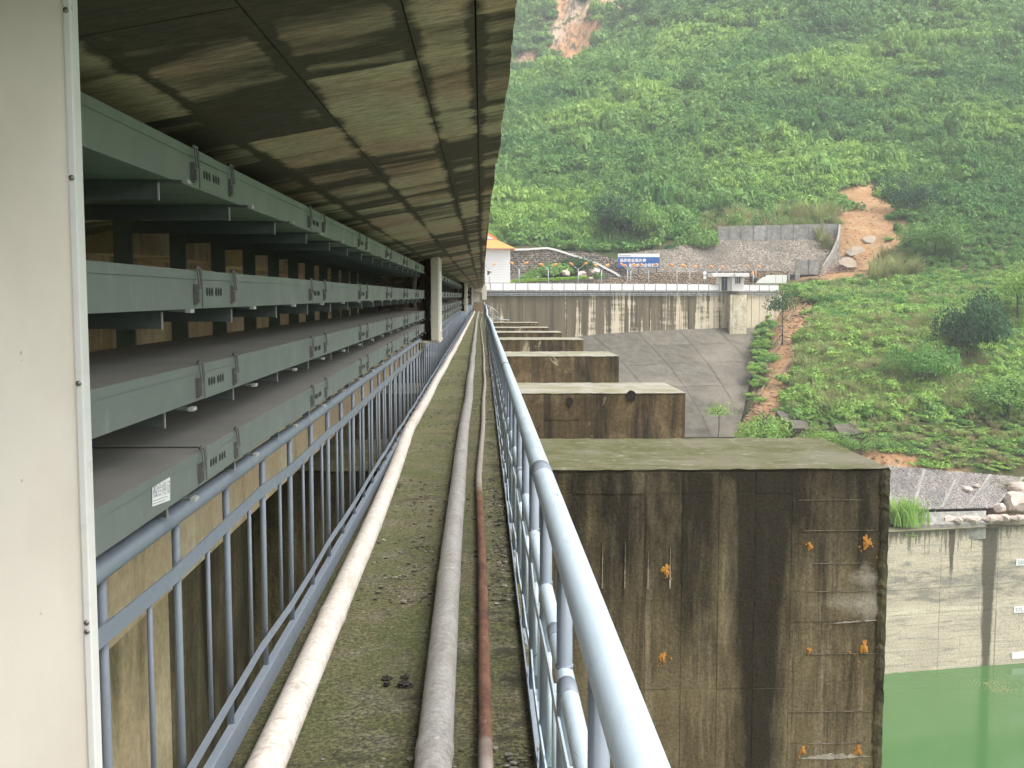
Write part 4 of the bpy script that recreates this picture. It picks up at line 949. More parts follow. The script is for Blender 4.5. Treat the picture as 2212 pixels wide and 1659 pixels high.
def profile_wall(name, label, prof_top, zbot, Y0, lean, stone, size, seed, mt, thick=.6, cat='wall'):
    """prof_top: (u, v) points along the top; the face leans back by lean metres per metre of height"""
    w = empty(name, (0, Y0, 0), label, cat); T = []
    for (u, v) in prof_top:
        Y = Y0
        for _ in range(12): p = at_y(u, v, Y); Y = Y0 + lean * max(0, p[2] - zbot)
        T.append((p[0], p[2]))
    m = MB(); n = len(T)
    for (x, z) in T:
        yb = 0; yt = lean * max(0, z - zbot); m.v += [(x, yb, zbot), (x, yt, z), (x, yt + thick, z), (x, yb + thick, zbot)]
    for i in range(n - 1):
        for k in range(4): m.f.append((i * 4 + k, (i + 1) * 4 + k, (i + 1) * 4 + (k + 1) % 4, i * 4 + (k + 1) % 4))
    m.f += [(0, 1, 2, 3), tuple((n - 1) * 4 + k for k in (3, 2, 1, 0))]
    m.build('mortar_bed', mt, w)
    X = np.array(T); x0, x1 = X[0, 0], X[-1, 0]; zmax = X[:, 1].max()
    a = Vector((1, 0, 0)); b = Vector((0, lean, 1)).normalized(); nrm = a.cross(b).normalized() * 1; nrm = Vector((0, -1, lean)).normalized()
    def fn(s, t):
        x = x0 + (x1 - x0) * s; z = zbot + (zmax - zbot) * t; return Vector((x, lean * (z - zbot) - .01, z)), a, b, nrm
    def keep(s, t): x = x0 + (x1 - x0) * s; z = zbot + (zmax - zbot) * t; return z < np.interp(x, X[:, 0], X[:, 1]) - size * .4
    stone_facing(w, fn, int((x1 - x0) / size), int((zmax - zbot) * math.hypot(1, lean) / (size * .8)), stone, size, size * .28, seed, keep)
    return w, T
wA, TA = profile_wall('rubble_wall', 'rubble stone garden wall with sloping pale coping right of the white building', [(1096,541),(1140,540),(1181,537),(1200,541),(1250,557),(1290,571),(1330,592),(1356,612)], 1.4, 184.5, .05, m_stone, .42, 1, m_mortar)
cop = MB()
for (x, z), (x2, z2) in zip(TA[:-1], TA[1:]): cop.bar((x, .05 * (z - 1.4) - .1, z + .1), (x2, .05 * (z2 - 1.4) - .1, z2 + .1), .5, .34)
cop.build('coping', m_white, wA)
wB, TB = profile_wall('rubble_wall', 'rubble stone retaining wall behind, left of the blue sign', [(1178,538),(1200,541),(1260,544),(1290,549),(1330,560),(1350,574),(1362,590),(1380,600)], 1.4, 187.2, .15, m_stone, .42, 2, m_mortar)
wC, TC = profile_wall('stone_slope', 'broad stone-paved slope under the grey boundary wall', [(1330,560),(1345,548),(1400,541),(1440,538),(1480,527),(1520,521),(1560,518),(1640,519),(1720,517),(1770,516),(1800,517)], 5.2, 188, 1.5, m_stone, .40, 3, m_mortar)
wD, TD = profile_wall('rubble_wall', 'low ochre rubble wall behind the booth and lamps', [(1225,604),(1300,604),(1357,594),(1420,588),(1500,588),(1600,586),(1660,585),(1705,586)], 1.4, 183.6, .08, m_stone_o, .38, 4, m_mortar)

# grey boundary wall on top of the slope, with pilasters
gw = empty('boundary_wall', (0, 198.5, 0), 'grey plastered wall with pilasters above the stone slope', 'wall')
def gseg(u0, u1, Y, va0, va1, vb0, vb1, name='wall_panel', yo=0, th=.25):
    p = at_y(u0, va0, Y); q = at_y(u1, va1, Y); r = at_y(u0, vb0, Y); s = at_y(u1, vb1, Y)
    m = MB(); y = Y - 198.5 + yo
    m.add([(r[0], y, r[2]), (s[0], y, s[2]), (q[0], y, q[2]), (p[0], y, p[2]), (r[0], y + th, r[2]), (s[0], y + th, s[2]), (q[0], y + th, q[2]), (p[0], y + th, p[2])],
          [(0, 1, 2, 3), (5, 4, 7, 6), (3, 2, 6, 7), (0, 3, 7, 4), (1, 5, 6, 2), (0, 4, 5, 1)]); return m.build(name, m_grey_wall, gw)
us = [1552, 1577, 1602, 1630, 1659, 1689, 1716, 1748, 1778, 1812]
vt = lambda u: np.interp(u, [1552, 1812], [489, 483]); vb_ = lambda u: np.interp(u, [1552, 1812], [520, 519])
for i in range(len(us) - 1):
    gseg(us[i] + 1, us[i + 1] - 1, 198.6, vt(us[i]), vt(us[i + 1]), vb_(us[i]) + 3, vb_(us[i + 1]) + 3)
    gseg(us[i] - 1.3, us[i] + 1.3, 198.5, vt(us[i]) - .5, vt(us[i]) - .5, vb_(us[i]) + 3, vb_(us[i]) + 3, 'pilaster', th=.4)
# wing wall stepping down along the landslide, and the lower panels
ww = empty('wing_wall', (0, 190, 0), 'grey wing wall running down beside the orange landslide', 'wall')
WP = [(1813, 484, 198.4, 36), (1808, 515, 195, 30), (1795, 545, 191.5, 26), (1775, 575, 188, 22)]
m = MB()
for (u, v, Y, h) in WP:
    a = at_y(u, v, Y); b = at_y(u - 8, v + h, Y); m.v += [(a[0], a[1] - 190, a[2]), (a[0] + .35, a[1] - 189.9, a[2]), (a[0] + .35, a[1] - 189.9, b[2] - 2), (a[0], a[1] - 190, b[2] - 2)]
for i in range(3):
    for k in range(4): m.f.append((i * 4 + k, (i + 1) * 4 + k, (i + 1) * 4 + (k + 1) % 4, i * 4 + (k + 1) % 4))
m.f += [(0, 1, 2, 3), (15, 14, 13, 12)]; m.build('wall_face', m_grey_wall, ww)
def simple_wall(name, label, rects, Y, mt, cat='wall', th=.3):
    e = empty(name, (0, Y, 0), label, cat)
    for (u0, v0, u1, v1, *pn) in rects:
        a = at_y(u0, v1, Y); b = at_y(u1, v0, Y); MB().box((a[0], 0 if not pn else -.1, a[2]), (b[0], th, b[2])).build(pn[0] if pn else 'wall_panel', mt, e)
    return e
simple_wall('low_wall', 'short grey wall with posts below the landslide', [(1722, 562, 1747, 592), (1748, 561.5, 1769, 592), (1719, 560, 1722, 594, 'pilaster'), (1746.6, 560, 1748.4, 594, 'pilaster')], 187.5, m_grey_wall)
e = simple_wall('gate_wall', 'grey gate pier with steel gate at the end of the dam', [(1702, 592, 1706, 615, 'pier'), (1717, 580, 1728, 612, 'pier')], 182.8, m_grey_wall)
for k in range(7):
    a = at_y(1707 + k * 1.6, 612, 182.7); MB().box((a[0] - .03, -.1, a[2]), (a[0] + .03, -.05, a[2] + 1.5)).build('gate_bar', m_dkmetal, e)
simple_wall('white_hoarding', 'stained white hoarding between booth and gate', [(1655, 594, 1675, 612), (1675.4, 593.5, 1690, 612), (1690.4, 594, 1700, 612)], 178.5, m_white)
mm = MB(); c = at_y(1655, 612, 178.3); poly = [(c[0] - 1.75, c[2]), (c[0] - .02, c[2]), (c[0] - .02, c[2] + 1.15), (c[0] - .7, c[2] + .95), (c[0] - 1.3, c[2] + .5)]
tag(mm.prism(poly, 178.2, 178.4, 'y').build('white_cover', m_white), 'white curved cover sheet left of the stained hoarding', 'cover')
# orange machine behind the parapet
om = empty('orange_machine', tuple(at_y(1629, 611, 178)), 'orange frame machine with dark drum right of the booth', 'machine')
MB().tube([(-.6, 0, .1), (-.35, 0, 1.9), (.2, 0, 2.1), (.45, 0, .1)], .07, 6).tube([(-.2, 0, 1.9), (-.7, 0, .6)], .06, 6).build('frame', m_orange, om, True)
MB().tube([(-.2, -.3, .6), (-.2, .3, .6)], .62, 18).build('drum', m_dkmetal, om, True)
# signal post
sp = empty('round_sign_post', tuple(at_y(1522, 628, 170)), 'slim post with round white sign left of the booth', 'sign')
MB().tube([(0, 0, 0), (0, 0, 3.2)], .05, 6).build('pole', m_lamp_pole, sp, True); MB().tube([(0, -.05, 2.8), (0, .02, 2.8)], .3, 14).tube([(0, -.05, 2.1), (0, .02, 2.1)], .25, 14).build('disc', m_sign_white, sp)

# ------------------------------------------------------------------ apron
def surf_Y(v): return np.interp(v, [700, 712, 945], [168.5, 166, 131])
NA, NBv = 24, 30; av = []
for j in range(NBv + 1):
    for i in range(NA + 1):
        t = 1.45 * j / NBv; p = apt(i / NA, min(t, 1.)); 
        if t > 1: e2 = apt(i / NA, 1.) ; p = e2 + np.array([0, -12 * (t - 1) / .45, -22 * (t - 1) / .45])
        av.append(p - np.array([0, 0, .05]))
af = np.array([(j * (NA + 1) + i, j * (NA + 1) + i + 1, (j + 1) * (NA + 1) + i + 1, (j + 1) * (NA + 1) + i) for j in range(NBv) for i in range(NA)])
apron = tag(inst('spillway_apron', fast_mesh('spillway_apron', av, af, m_guide_dk)), kind='structure')
sc_ = [-.4, -.2, 0, .2, .42, .63, .82, 1.0]; tc_ = [0, .17, .36, .58, .8, 1.0]
for i in range(7):
    for j in range(5):
        g = .0014; N = 6; mV = []
        if i == 5 and j > 99: continue
        for a in range(N + 1):
            for b in range(N + 1):
                t_ = tc_[j] + g + (tc_[j + 1] - tc_[j] - 2 * g) * b / N; s_ = sc_[i] + g + (sc_[i + 1] - sc_[i] - 2 * g) * a / N; s_ = min(1., max(0., s_ + .42 * t_)); mV.append(apt(s_, t_) + np.array([0, 0, .02 + .008 * (i + j) % 3 * .01]))
        inst('slab', fast_mesh('slab', mV, np.array([(a * (N + 1) + b, a * (N + 1) + b + 1, (a + 1) * (N + 1) + b + 1, (a + 1) * (N + 1) + b) for a in range(N) for b in range(N)]), m_apron), apron)

# ------------------------------------------------------------------ guide wall
A = at_y(1925, 1149, 109.5); Bp = at_y(2212, 1136, 112.3); dv = (Bp - A) / (Bp[0] - A[0])
def on_wall(u, v):
    d = ray(u, v); an = math.atan2(dv[1], 1.); n = np.array([-math.sin(an), math.cos(an), 0]); t = ((A - EYE) @ n) / (d @ n); p = EYE + d * t - A
    return p[0] * math.cos(an) + p[1] * math.sin(an), p[2]
def guide_mat():
    t = NT('guide_wall'); o = t.obj(); X, Z = t.xyz(0, o), t.xyz(2, o)
    a = t.mix(t.ramp(t.noise(.35, (.4, 1, 1), 6, .6, o), [(.4, 0), (.6, 1)]), (.58, .51, .39), (.48, .42, .325))
    zr = t.ramp(t.math('DIVIDE', Z, -15.), [(.0, (.38,) * 3), (.07, (.5,) * 3), (.12, (.52,) * 3), (.36, (.45,) * 3), (.52, (.44,) * 3), (.58, (.60,) * 3), (.64, (.5,) * 3), (1, (.52,) * 3)])
    a = t.mix(.9, a, zr, 'OVERLAY')
    st = t.noise(1.3, (.12, 1, 2.2), 8, .72, o, .4); a = t.mix(t.ramp(st, [(.50, 0), (.64, .65)]), a, (.27, .245, .20))
    mid = t.ramp(t.math('ABSOLUTE', t.math('ADD', Z, 6.3)), [(.5, .10), (.9, .0)]); mid = t.ramp(t.math('DIVIDE', Z, -15.), [(.20, 0), (.34, .13), (.5, .13), (.56, 0)])
    a = t.mix(t.ramp(t.math('ADD', t.noise(1.1, (.3, 1, 1.2), 7, .7, o), mid), [(.56, 0), (.70, .8)]), a, (.21, .20, .17))
    a = t.mix(t.ramp(t.noise(2.2, (.12, 1, 3.5), 5, .6, o, .3), [(.655, 0), (.67, .8)]), a, (.10, .09, .07))
    a = t.mix(t.ramp(t.math('ADD', t.noise(2.5, (1, 1, .1), 6, .7, o), t.ramp(t.math('DIVIDE', Z, -15.), [(0, .2), (.10, .06), (.2, -.0), (1, 0)])), [(.60, 0), (.70, .85)]), a, (.13, .12, .08))
    a = t.mix(t.ramp(t.math('ADD', Z, t.math('MULTIPLY', t.noise(1.2, det=6, src=o), .5)), [(0, 0), (1, 0)]), a, a)
    for (u0, hw, taper, ln) in ((2133, 1.0, .035, 60.), (2051, .42, .05, 5.5)):
        x0 = on_wall(u0, 1300)[0]; wob_ = t.math('MULTIPLY', t.math('SUBTRACT', t.noise(1.6, (1, 1, .25), 7, .7, o), .5), 1.3 if hw > .6 else .7)
        d = t.math('ABSOLUTE', t.math('ADD', t.math('SUBTRACT', X, x0), t.math('MULTIPLY', wob_, .7))); d = t.math('SUBTRACT', d, t.math('MULTIPLY', Z, taper))
        m = t.math('MULTIPLY', t.ramp(t.math('DIVIDE', d, hw * 2), [(.42, .93), (.56, 0)]), t.ramp(t.math('DIVIDE', Z, -ln), [(.75, 1), (1, .25 if hw < .6 else 1)])); a = t.mix(m, a, (.075, .065, .04))
    a = t.mix(.5, a, t.ramp(t.noise(5, (1, 1, 1), 9, .8, o), [(.34, .15), (.66, .85)]), 'OVERLAY')
    t.bump(t.math('ADD', t.noise(4, (1, 1, 2), 8, .75, o), st), .5, .08); return t.out(a, .85)
m_guide = guide_mat()
gwl = empty('guide_wall', (A[0], A[1], A[2]), 'long pale concrete guide wall rising out of the green water', 'wall')
ang = math.atan2(dv[1], 1.); gwl.rotation_euler = (0, 0, ang)
ZG = ZW - A[2]
# pours separated by joints (upper, lower courses)
xe = [-22, -4.6, on_wall(2026, 1400)[0], on_wall(2114, 1300)[0], on_wall(2152, 1300)[0], 24, 36, 60]
for i in range(len(xe) - 1):
    zz = [0, -.55, -6.3, -9.1, ZG - 4]
    for j in range(4):
        dark = False
        MB().box((xe[i] + .015, random.uniform(-.05, .0) - (.12 if dark and i == 3 else 0), zz[j + 1] + .012), (xe[i + 1] - .015, 1.4, zz[j] - .012)).build('wall_pour', m_guide_dk if dark else m_guide, gwl)
MB().box((-22, -.35, 0), (60, 1.6, .12)).build('coping', m_guide_dk, gwl)
def on_wall(u, v):
    d = ray(u, v); n = np.array([-math.sin(ang), math.cos(ang), 0]); t = ((A - EYE) @ n) / (d @ n); p = EYE + d * t - A
    return p[0] * math.cos(ang) + p[1] * math.sin(ang), p[2]
for i, (u, v, txt) in enumerate([(2194, 1214.5, '580.0'), (2189, 1317, '575.0'), (2185, 1416.5, '')]):
    x, z = on_wall(u, v); b = MB().box((x, -.12, z - .35), (x + 2.0, -.055, z + .35)).build('level_plate', m_sign_white, gwl)
    if txt: text_mesh(txt, .62, m_grey_print, 'numerals', b, (x + .15, -.13, z - .22), (math.pi / 2, 0, 0), .003, .012)
for v in (1338, 1357, 1378, 1398): x, z = on_wall(2206, v); MB().box((x + .2, -.12, z - .12), (x + 1.0, -.055, z + .12)).build('level_tick', m_sign_white, gwl)
# floating leaf rafts
for i, (u, v) in enumerate([(2140, 1476), (2167, 1491)]):
    q = at_z(u, v, ZW); m = MB()
    for _ in range(160):
        x = random.gauss(0, .9); y = random.gauss(0, .55); s = .09; m.add([(x, y, .012), (x + s, y + .02, .02), (x + s, y + s, .012), (x, y + s, .018)], [(0, 1, 2, 3)])
    o = m.build('leaf_litter', m_grass_tan); o.location = (q[0], q[1], ZW); tag(o, ['larger raft of yellow leaves floating on green water', 'smaller raft of yellow leaves floating on green water'][i], 'floating leaves', kind='stuff')

# stone pitching on the bank above the guide wall
sp_ = empty('stone_pitching', (0, 0, 0), 'grey stone-paved bank with ribs above the guide wall', 'stone bank')
Zt = A[2]
P00 = at_y(1840, 1107, 112.); P10 = at_y(2150, 1100, 113.2); P01 = at_y(1840, 1002, 119.); P11 = at_y(2215, 1035, 119)
def pit(s, t): return P00 * (1 - s) * (1 - t) + P10 * s * (1 - t) + P01 * (1 - s) * t + P11 * s * t
pv = [pit(i / 12, j / 8) + np.array([0, 0, .15]) for j in range(9) for i in range(13)]
inst('mortar_bed', fast_mesh('mortar_bed', pv, np.array([(j * 13 + i, j * 13 + i + 1, (j + 1) * 13 + i + 1, (j + 1) * 13 + i) for j in range(8) for i in range(12)]), m_mortar), sp_)
nrm = Vector(np.cross(P10 - P00, P01 - P00)).normalized(); aa = Vector(P10 - P00).normalized(); bb = nrm.cross(aa)
m_pitch = stone_mat('pitching_stone', (.24, .215, .20), (.36, .33, .31), (.19, .18, .17), 2)
stone_facing(sp_, lambda s, t: (Vector(pit(s, t)) + Vector((0, 0, .17)), aa, bb, nrm), 62, 40, m_pitch, .30, .07, 5)
for s in (.22, .42, .62, .8, .99):
    a = pit(s, 0.02); b = pit(s, .98); MB().bar(a + np.array([0, 0, .22]), b + np.array([0, 0, .22]), .28, .16).build('rib', m_grey_wall, sp_)
# ledge of pale concrete below it
q = [at_y(1980, 1112, 111.6), at_y(2130, 1108, 112.6), at_y(2130, 1134, 111.2), at_y(1960, 1140, 110.6)]
m = MB(); m.add([tuple(p + np.array([0, 0, .25])) for p in q] + [tuple(p - np.array([0, 0, 1.5])) for p in q], [(3, 2, 1, 0), (0, 1, 5, 4), (1, 2, 6, 5), (2, 3, 7, 6), (3, 0, 4, 7)])
tag(m.build('concrete_ledge', m_grey_wall), 'pale concrete ledge between stone bank and guide wall', 'ledge')

# ------------------------------------------------------------------ foliage meshes
def bush_np(seed, r=1., n=420, leaf=.15, lobes=7, flat=.75, droop=0.):
    g = np.random.default_rng(seed)
    c = g.normal(0, .42, (lobes, 3)) * [1, 1, .55]; c[:, 2] = np.abs(c[:, 2]) + .15; rad = g.uniform(.38, .62, lobes)
    k = g.integers(0, lobes, n); d = g.normal(0, 1, (n, 3)); d[:, 2] = np.abs(d[:, 2]) * .9 - .25; d /= np.linalg.norm(d, axis=1)[:, None]
    P = c[k] + d * (rad[k] * g.uniform(.72, 1.08, n))[:, None]; P[:, 2] *= flat; P[:, 2] = np.maximum(P[:, 2], -.05)
    nrm = d + g.normal(0, .55, (n, 3)); nrm[:, 2] += .25; nrm /= np.linalg.norm(nrm, axis=1)[:, None]
    a = np.cross(nrm, g.normal(0, 1, (n, 3))); a /= np.linalg.norm(a, axis=1)[:, None]; b = np.cross(nrm, a)
    s = leaf * g.uniform(.6, 1.3, n)[:, None]; a = a * s; b = b * s * .62
    Vv = np.stack([P - a, P - b * .9 + nrm * s * .12, P + a - nrm * s * .2, P + b * .9 + nrm * s * .12], 1).reshape(-1, 3) * r
    return Vv, np.arange(4 * n).reshape(-1, 4)
def bush_mesh(name, seed, mt, **k): V_, F_ = bush_np(seed, **k); return fast_mesh(name, V_, F_, mt)
def grass_np(seed, n=110, h=1., spread=.30, w=.034, bend=.7):
    g = np.random.default_rng(seed); V_ = []; F_ = []
    for i in range(n):
        az = g.uniform(0, 6.283); b = g.normal(0, spread * .35, 2); L = h * g.uniform(.55, 1.1); be = bend * g.uniform(.4, 1.3); dx, dy = math.cos(az), math.sin(az)
        px, py = -dy, dx; base = len(V_)
        for k in range(5):
            t = k / 4; out = L * be * t * t * .75; z = L * (t - .42 * be * t ** 3); ww = w * (1 - t * .9)
            x = b[0] + dx * (out + .05 * t); y = b[1] + dy * (out + .05 * t)
            V_ += [(x - px * ww, y - py * ww, z), (x + px * ww, y + py * ww, z)]
        for k in range(4): q_ = base + 2 * k; F_.append((q_, q_ + 1, q_ + 3, q_ + 2))
    return np.array(V_), np.array(F_)
def grass_mesh(name, seed, mt, **k): V_, F_ = grass_np(seed, **k); return fast_mesh(name, V_, F_, mt)
def zat(x, y): return float(hgt([x], [y])[0])
def hit(u, v, y0=112., y1=300.):      # where a sight line meets the slope
    Y = np.arange(y0, y1, .25); P_ = np.array([at_y(u, v, y) for y in Y]); h_ = hgt(P_[:, 0], P_[:, 1]); k_ = np.where(h_ >= P_[:, 2])[0]
    return P_[k_[0]] if len(k_) else P_[-1]
def ground(u, v, Y): p = at_y(u, v, Y); return (p[0], p[1], zat(p[0], p[1]))

rb = MB(); ck = 0
for _ in range(16000):
    c = random.choice((SLIDE, GULLY, GULLY, GULLY, EARTH, LOW)); k_ = random.randrange(len(c) - 1); t = random.random(); x = c[k_][0] + (c[k_ + 1][0] - c[k_][0]) * t + random.gauss(0, .8) * c[k_][2]; y = c[k_][1] + (c[k_ + 1][1] - c[k_][1]) * t + random.gauss(0, .8) * c[k_][2]
    if bare(np.array([x]), np.array([y]))[0] < .3: continue
    if ck > 1500: break
    ck += 1; sx = random.choice((.07, .1, .14, .22)) * random.uniform(.7, 1.4); z = float(hgt([x], [y])[0]); an = random.random() * 6.28; ca_, sa_ = math.cos(an), math.sin(an)
    rb.add([(x + sx * (p[0] * ca_ - p[1] * sa_) * 1.3, y + sx * (p[0] * sa_ + p[1] * ca_), z + sx * p[2] * 1.3) for p in iv], iff)
tag(rb.build('rubble', stone_mat('slide_rubble', (.26, .15, .08), (.46, .34, .23), (.22, .13, .08), 2)), 'loose stones and clods on the orange landslide and gully', 'rubble', kind='stuff')
# individual shrubs (they also serve as kinds for the woodland mass)
def shrub(u, v, Y, r, mesh, label, name='shrub', sz=1., cat='shrub', group=None, ground_it=True):
    p = ground(u, v, Y) if ground_it else tuple(at_y(u, v, Y)); o = inst(name, mesh, None, (p[0], p[1], p[2] - .15 * r), (0, 0, random.random() * 6), (r, r, r * sz)); return tag(o, label, cat, group)
BM = [bush_mesh('shrub', 10 + i, [m_leaf, m_leaf, m_leaf_md, m_leaf, m_leaf_lt][i], n=620, leaf=.135) for i in range(5)]
BD = [bush_mesh('shrub', 30 + i, [m_leaf, m_leaf_lt, m_leaf_dk][i], n=1500, leaf=.085, lobes=10) for i in range(3)]
GM = [grass_mesh('grass_clump', 50, m_grass), grass_mesh('grass_clump', 51, m_grass_tan), grass_mesh('grass_clump', 52, m_grass, bend=1.)]
GTUFT = grass_mesh('grass_clump', 58, m_leaf_lt, n=420, spread=.9, bend=.55)
vine = bush_mesh('vine_patch', 60, m_leaf_lt, n=260, leaf=.13, flat=.22, lobes=8)
g1 = 'shrubs picked out on the slopes'
S1 = shrub(1510, 519, 197.5, 3.6, BD[0], 'dense bright shrub overhanging the left end of the grey boundary wall', sz=1.5)
S2 = shrub(1445, 545, 197, 2.0, BD[2], 'small dark shrub on the stone slope top right of the blue sign', sz=1.)
src = {}
def srcobj(k, u, v, Y, r, me, lab, nm='shrub', cat='shrub', sz=1.): src[k] = shrub(u, v, Y, r, me, lab, nm, sz, cat)
srcobj('a', 1230, 545, 198, 2.6, BM[0], 'mid green shrub on top of the rubble wall near its coping bend')
srcobj('b', 1300, 545, 199, 2.6, BM[1], 'mid green shrub behind the rubble wall left of the sign')
srcobj('c', 1365, 535, 199, 2.8, BM[2], 'dark green shrub above the left corner of the blue sign')
srcobj('d', 1405, 535, 199, 2.4, BM[3], 'mid green shrub above the middle of the blue sign')
srcobj('e', 1730, 482, 201, 2.4, BM[4], 'pale bright shrub behind the right part of the grey boundary wall')
srcobj('g', 1750, 478, 201.5, 3.4, GM[0], 'tall arching grass clump behind the right part of the boundary wall', 'grass_clump', 'grass clump')
srcobj('h', 1660, 478, 202, 3.2, GM[1], 'dry tall grass clump behind the middle of the boundary wall', 'grass_clump', 'grass clump')
srcobj('i', 2190, 1045, 117.5, 3.6, GM[2], 'big tan and green grass clump above the boulders on the bank', 'grass_clump', 'grass clump')
srcobj('v', 2000, 985, 121, 2.2, vine, 'bright creeper patch at the top edge of the stone bank', 'vine_patch', 'creeper')
shrub(1950, 1134, 111.2, 1.3, BD[1], 'small bright leafy shrub beside the pier edge on the bank', sz=1.); shrub(1952, 1110, 111.8, 3.2, GTUFT, 'tall grass tuft beside the pier edge on the bank', 'grass_clump', 1., 'grass clump')

# ------------------------------------------------------------------ scatter masses (woodland, undergrowth)
def scatter(name, label, cat, pts, scl, rot, idx, sources):
    me = bpy.data.meshes.new(name); me.vertices.add(len(pts)); me.vertices.foreach_set('co', np.asarray(pts, np.float32).ravel())
    for an, dat, ty in (('s', scl, 'FLOAT_VECTOR'), ('r', rot, 'FLOAT_VECTOR')):
        a = me.attributes.new(an, ty, 'POINT'); a.data.foreach_set('vector', np.asarray(dat, np.float32).ravel())
    a = me.attributes.new('k', 'INT', 'POINT'); a.data.foreach_set('value', np.asarray(idx, np.int32))
    o = inst(name, me); ng = bpy.data.node_groups.new(name, 'GeometryNodeTree')
    ng.interface.new_socket('Geometry', in_out='INPUT', socket_type='NodeSocketGeometry'); ng.interface.new_socket('Geometry', in_out='OUTPUT', socket_type='NodeSocketGeometry')
    gi = ng.nodes.new('NodeGroupInput'); go = ng.nodes.new('NodeGroupOutput'); jn = ng.nodes.new('GeometryNodeJoinGeometry')
    def na(nm, ty): x = ng.nodes.new('GeometryNodeInputNamedAttribute'); x.data_type = ty; x.inputs[0].default_value = nm; return x.outputs[0]
    sA, rA, kA = na('s', 'FLOAT_VECTOR'), na('r', 'FLOAT_VECTOR'), na('k', 'INT')
    for i, so in enumerate(sources):
        oi = ng.nodes.new('GeometryNodeObjectInfo'); oi.inputs['Object'].default_value = so; oi.transform_space = 'ORIGINAL'
        io = ng.nodes.new('GeometryNodeInstanceOnPoints'); cmp = ng.nodes.new('FunctionNodeCompare'); cmp.data_type = 'INT'; cmp.operation = 'EQUAL'
        ng.links.new(kA, cmp.inputs[2]); cmp.inputs[3].default_value = i
        ng.links.new(gi.outputs[0], io.inputs['Points']); ng.links.new(cmp.outputs[0], io.inputs['Selection']); ng.links.new(oi.outputs['Geometry'], io.inputs['Instance'])
        er = ng.nodes.new('FunctionNodeEulerToRotation'); ng.links.new(rA, er.inputs[0]); ng.links.new(er.outputs[0], io.inputs['Rotation']); ng.links.new(sA, io.inputs['Scale'])
        ng.links.new(io.outputs[0], jn.inputs[0])
    ng.links.new(jn.outputs[0], go.inputs[0]); md = o.modifiers.new('scatter', 'NODES'); md.node_group = ng
    return tag(o, label, cat, kind='stuff')
NP = 90000
ang_ = RNG.uniform(math.radians(-3), math.radians(36), NP); rr_ = np.sqrt(RNG.uniform(118 ** 2, 560 ** 2, NP))
PX, PY = rr_ * np.sin(ang_), rr_ * np.cos(ang_); PZ = hgt(PX, PY)
U, Vv, _ = proj(np.stack([PX, PY, PZ], -1))
bb_ = bare(PX, PY); rk = rock(PX, PY)
vis = (U > 1000) & (U < 2650) & (Vv > -260) & (Vv < 1200)
# woodland: everything uphill of the walls
TBx = np.array([[t[0], 1] for t in TB])
upl = (PY > np.where(PX < 24, 197.6, 200.4)) | ((PX > 62) & (PY > 176))
slope_zone = (~upl)
wood = vis & upl & (bb_ < .45) & (rk < .12)
near_w = wood & (PY < 320)
prob = np.where(PY < 230, 1., np.where(PY < 330, .7, .34))
sel = wood & (RNG.random(NP) < prob)
I = np.where(sel)[0]
big = RNG.random(len(I)); sc = np.where(PY[I] < 240, RNG.uniform(1.1, 2.3, len(I)), np.where(PY[I] < 330, RNG.uniform(1.3, 2.6, len(I)), RNG.uniform(1.8, 3.6, len(I))))
sc = np.where(big > .96, sc * 1.7, sc)
edge_gap = np.clip((PY[I] - 197) / 6, .45, 1); sc = sc * edge_gap
clump = np.sin(PX[I] * .09 + 2 * np.sin(PY[I] * .05)) + np.sin(PY[I] * .11 - PX[I] * .03) + RNG.normal(0, .7, len(I))
kk = np.where(clump > 1.15, 2, np.where(clump < -1.2, 4, RNG.choice([0, 1, 3], len(I))))
tallg = (np.abs(PX[I] - 58) < 16) & (PY[I] < 208) & (RNG.random(len(I)) < .6)
kk = np.where(tallg, RNG.choice([5, 6], len(I)), kk); sc = np.where(tallg, RNG.uniform(2.2, 3.6, len(I)), sc)
scatter('woodland', 'unbroken green woodland and scrub covering the steep hillside', 'woodland', np.stack([PX[I], PY[I], PZ[I] - .25 * sc], -1),
        np.stack([sc, sc, sc * RNG.choice([.9, 1.2, 1.5, 2.1], len(I), p=[.3, .3, .25, .15]) * RNG.uniform(.9, 1.15, len(I))], -1), np.stack([RNG.normal(0, .15, len(I)), RNG.normal(0, .15, len(I)), RNG.uniform(0, 6.28, len(I))], -1), kk,
        [src[c] for c in 'abcde'] + [src['g'], src['h']])
# lower slope right of the apron
NP2 = 26000
ang_ = RNG.uniform(math.radians(11.5), math.radians(36), NP2); rr_ = np.sqrt(RNG.uniform(112 ** 2, 222 ** 2, NP2)); QX, QY = rr_ * np.sin(ang_), rr_ * np.cos(ang_)
QZ = hgt(QX, QY); U2, V2, _ = proj(np.stack([QX, QY, QZ], -1)); b2 = bare(QX, QY)
onp = (U2 < 2225) & (V2 > 1005 + (U2 - 1925) * .04) & (QY < 121.5)
zone = (QY < 178) & (U2 > 1640 - (V2 - 700).clip(0, 300) * .12) & (U2 < 2650) & (~onp) & (V2 < 1125) & (QY > 118)
okk = zone & (RNG.random(NP2) > b2 * 1.3)
J = np.where(okk)[0]
v2 = V2[J]; u2 = U2[J]; g_ = RNG.random(len(J))
kind = np.zeros(len(J), int); s2 = np.zeros(len(J))
creeper = v2 > 900; grassy = (v2 > 700) & (v2 <= 900) & (u2 > 1720) & (u2 < 2120)
kind = np.where(creeper, RNG.choice([6, 6, 6, 6, 1, 4, 5], len(J)), np.where(grassy, RNG.choice([4, 5, 0, 4, 5, 3, 1, 3, 6], len(J)), RNG.choice([0, 1, 2, 3, 4, 6, 3], len(J))))
s2 = np.where(creeper, RNG.uniform(.5, 1.1, len(J)), np.where(grassy, RNG.uniform(.9, 2.1, len(J)), RNG.uniform(.6, 1.7, len(J))))
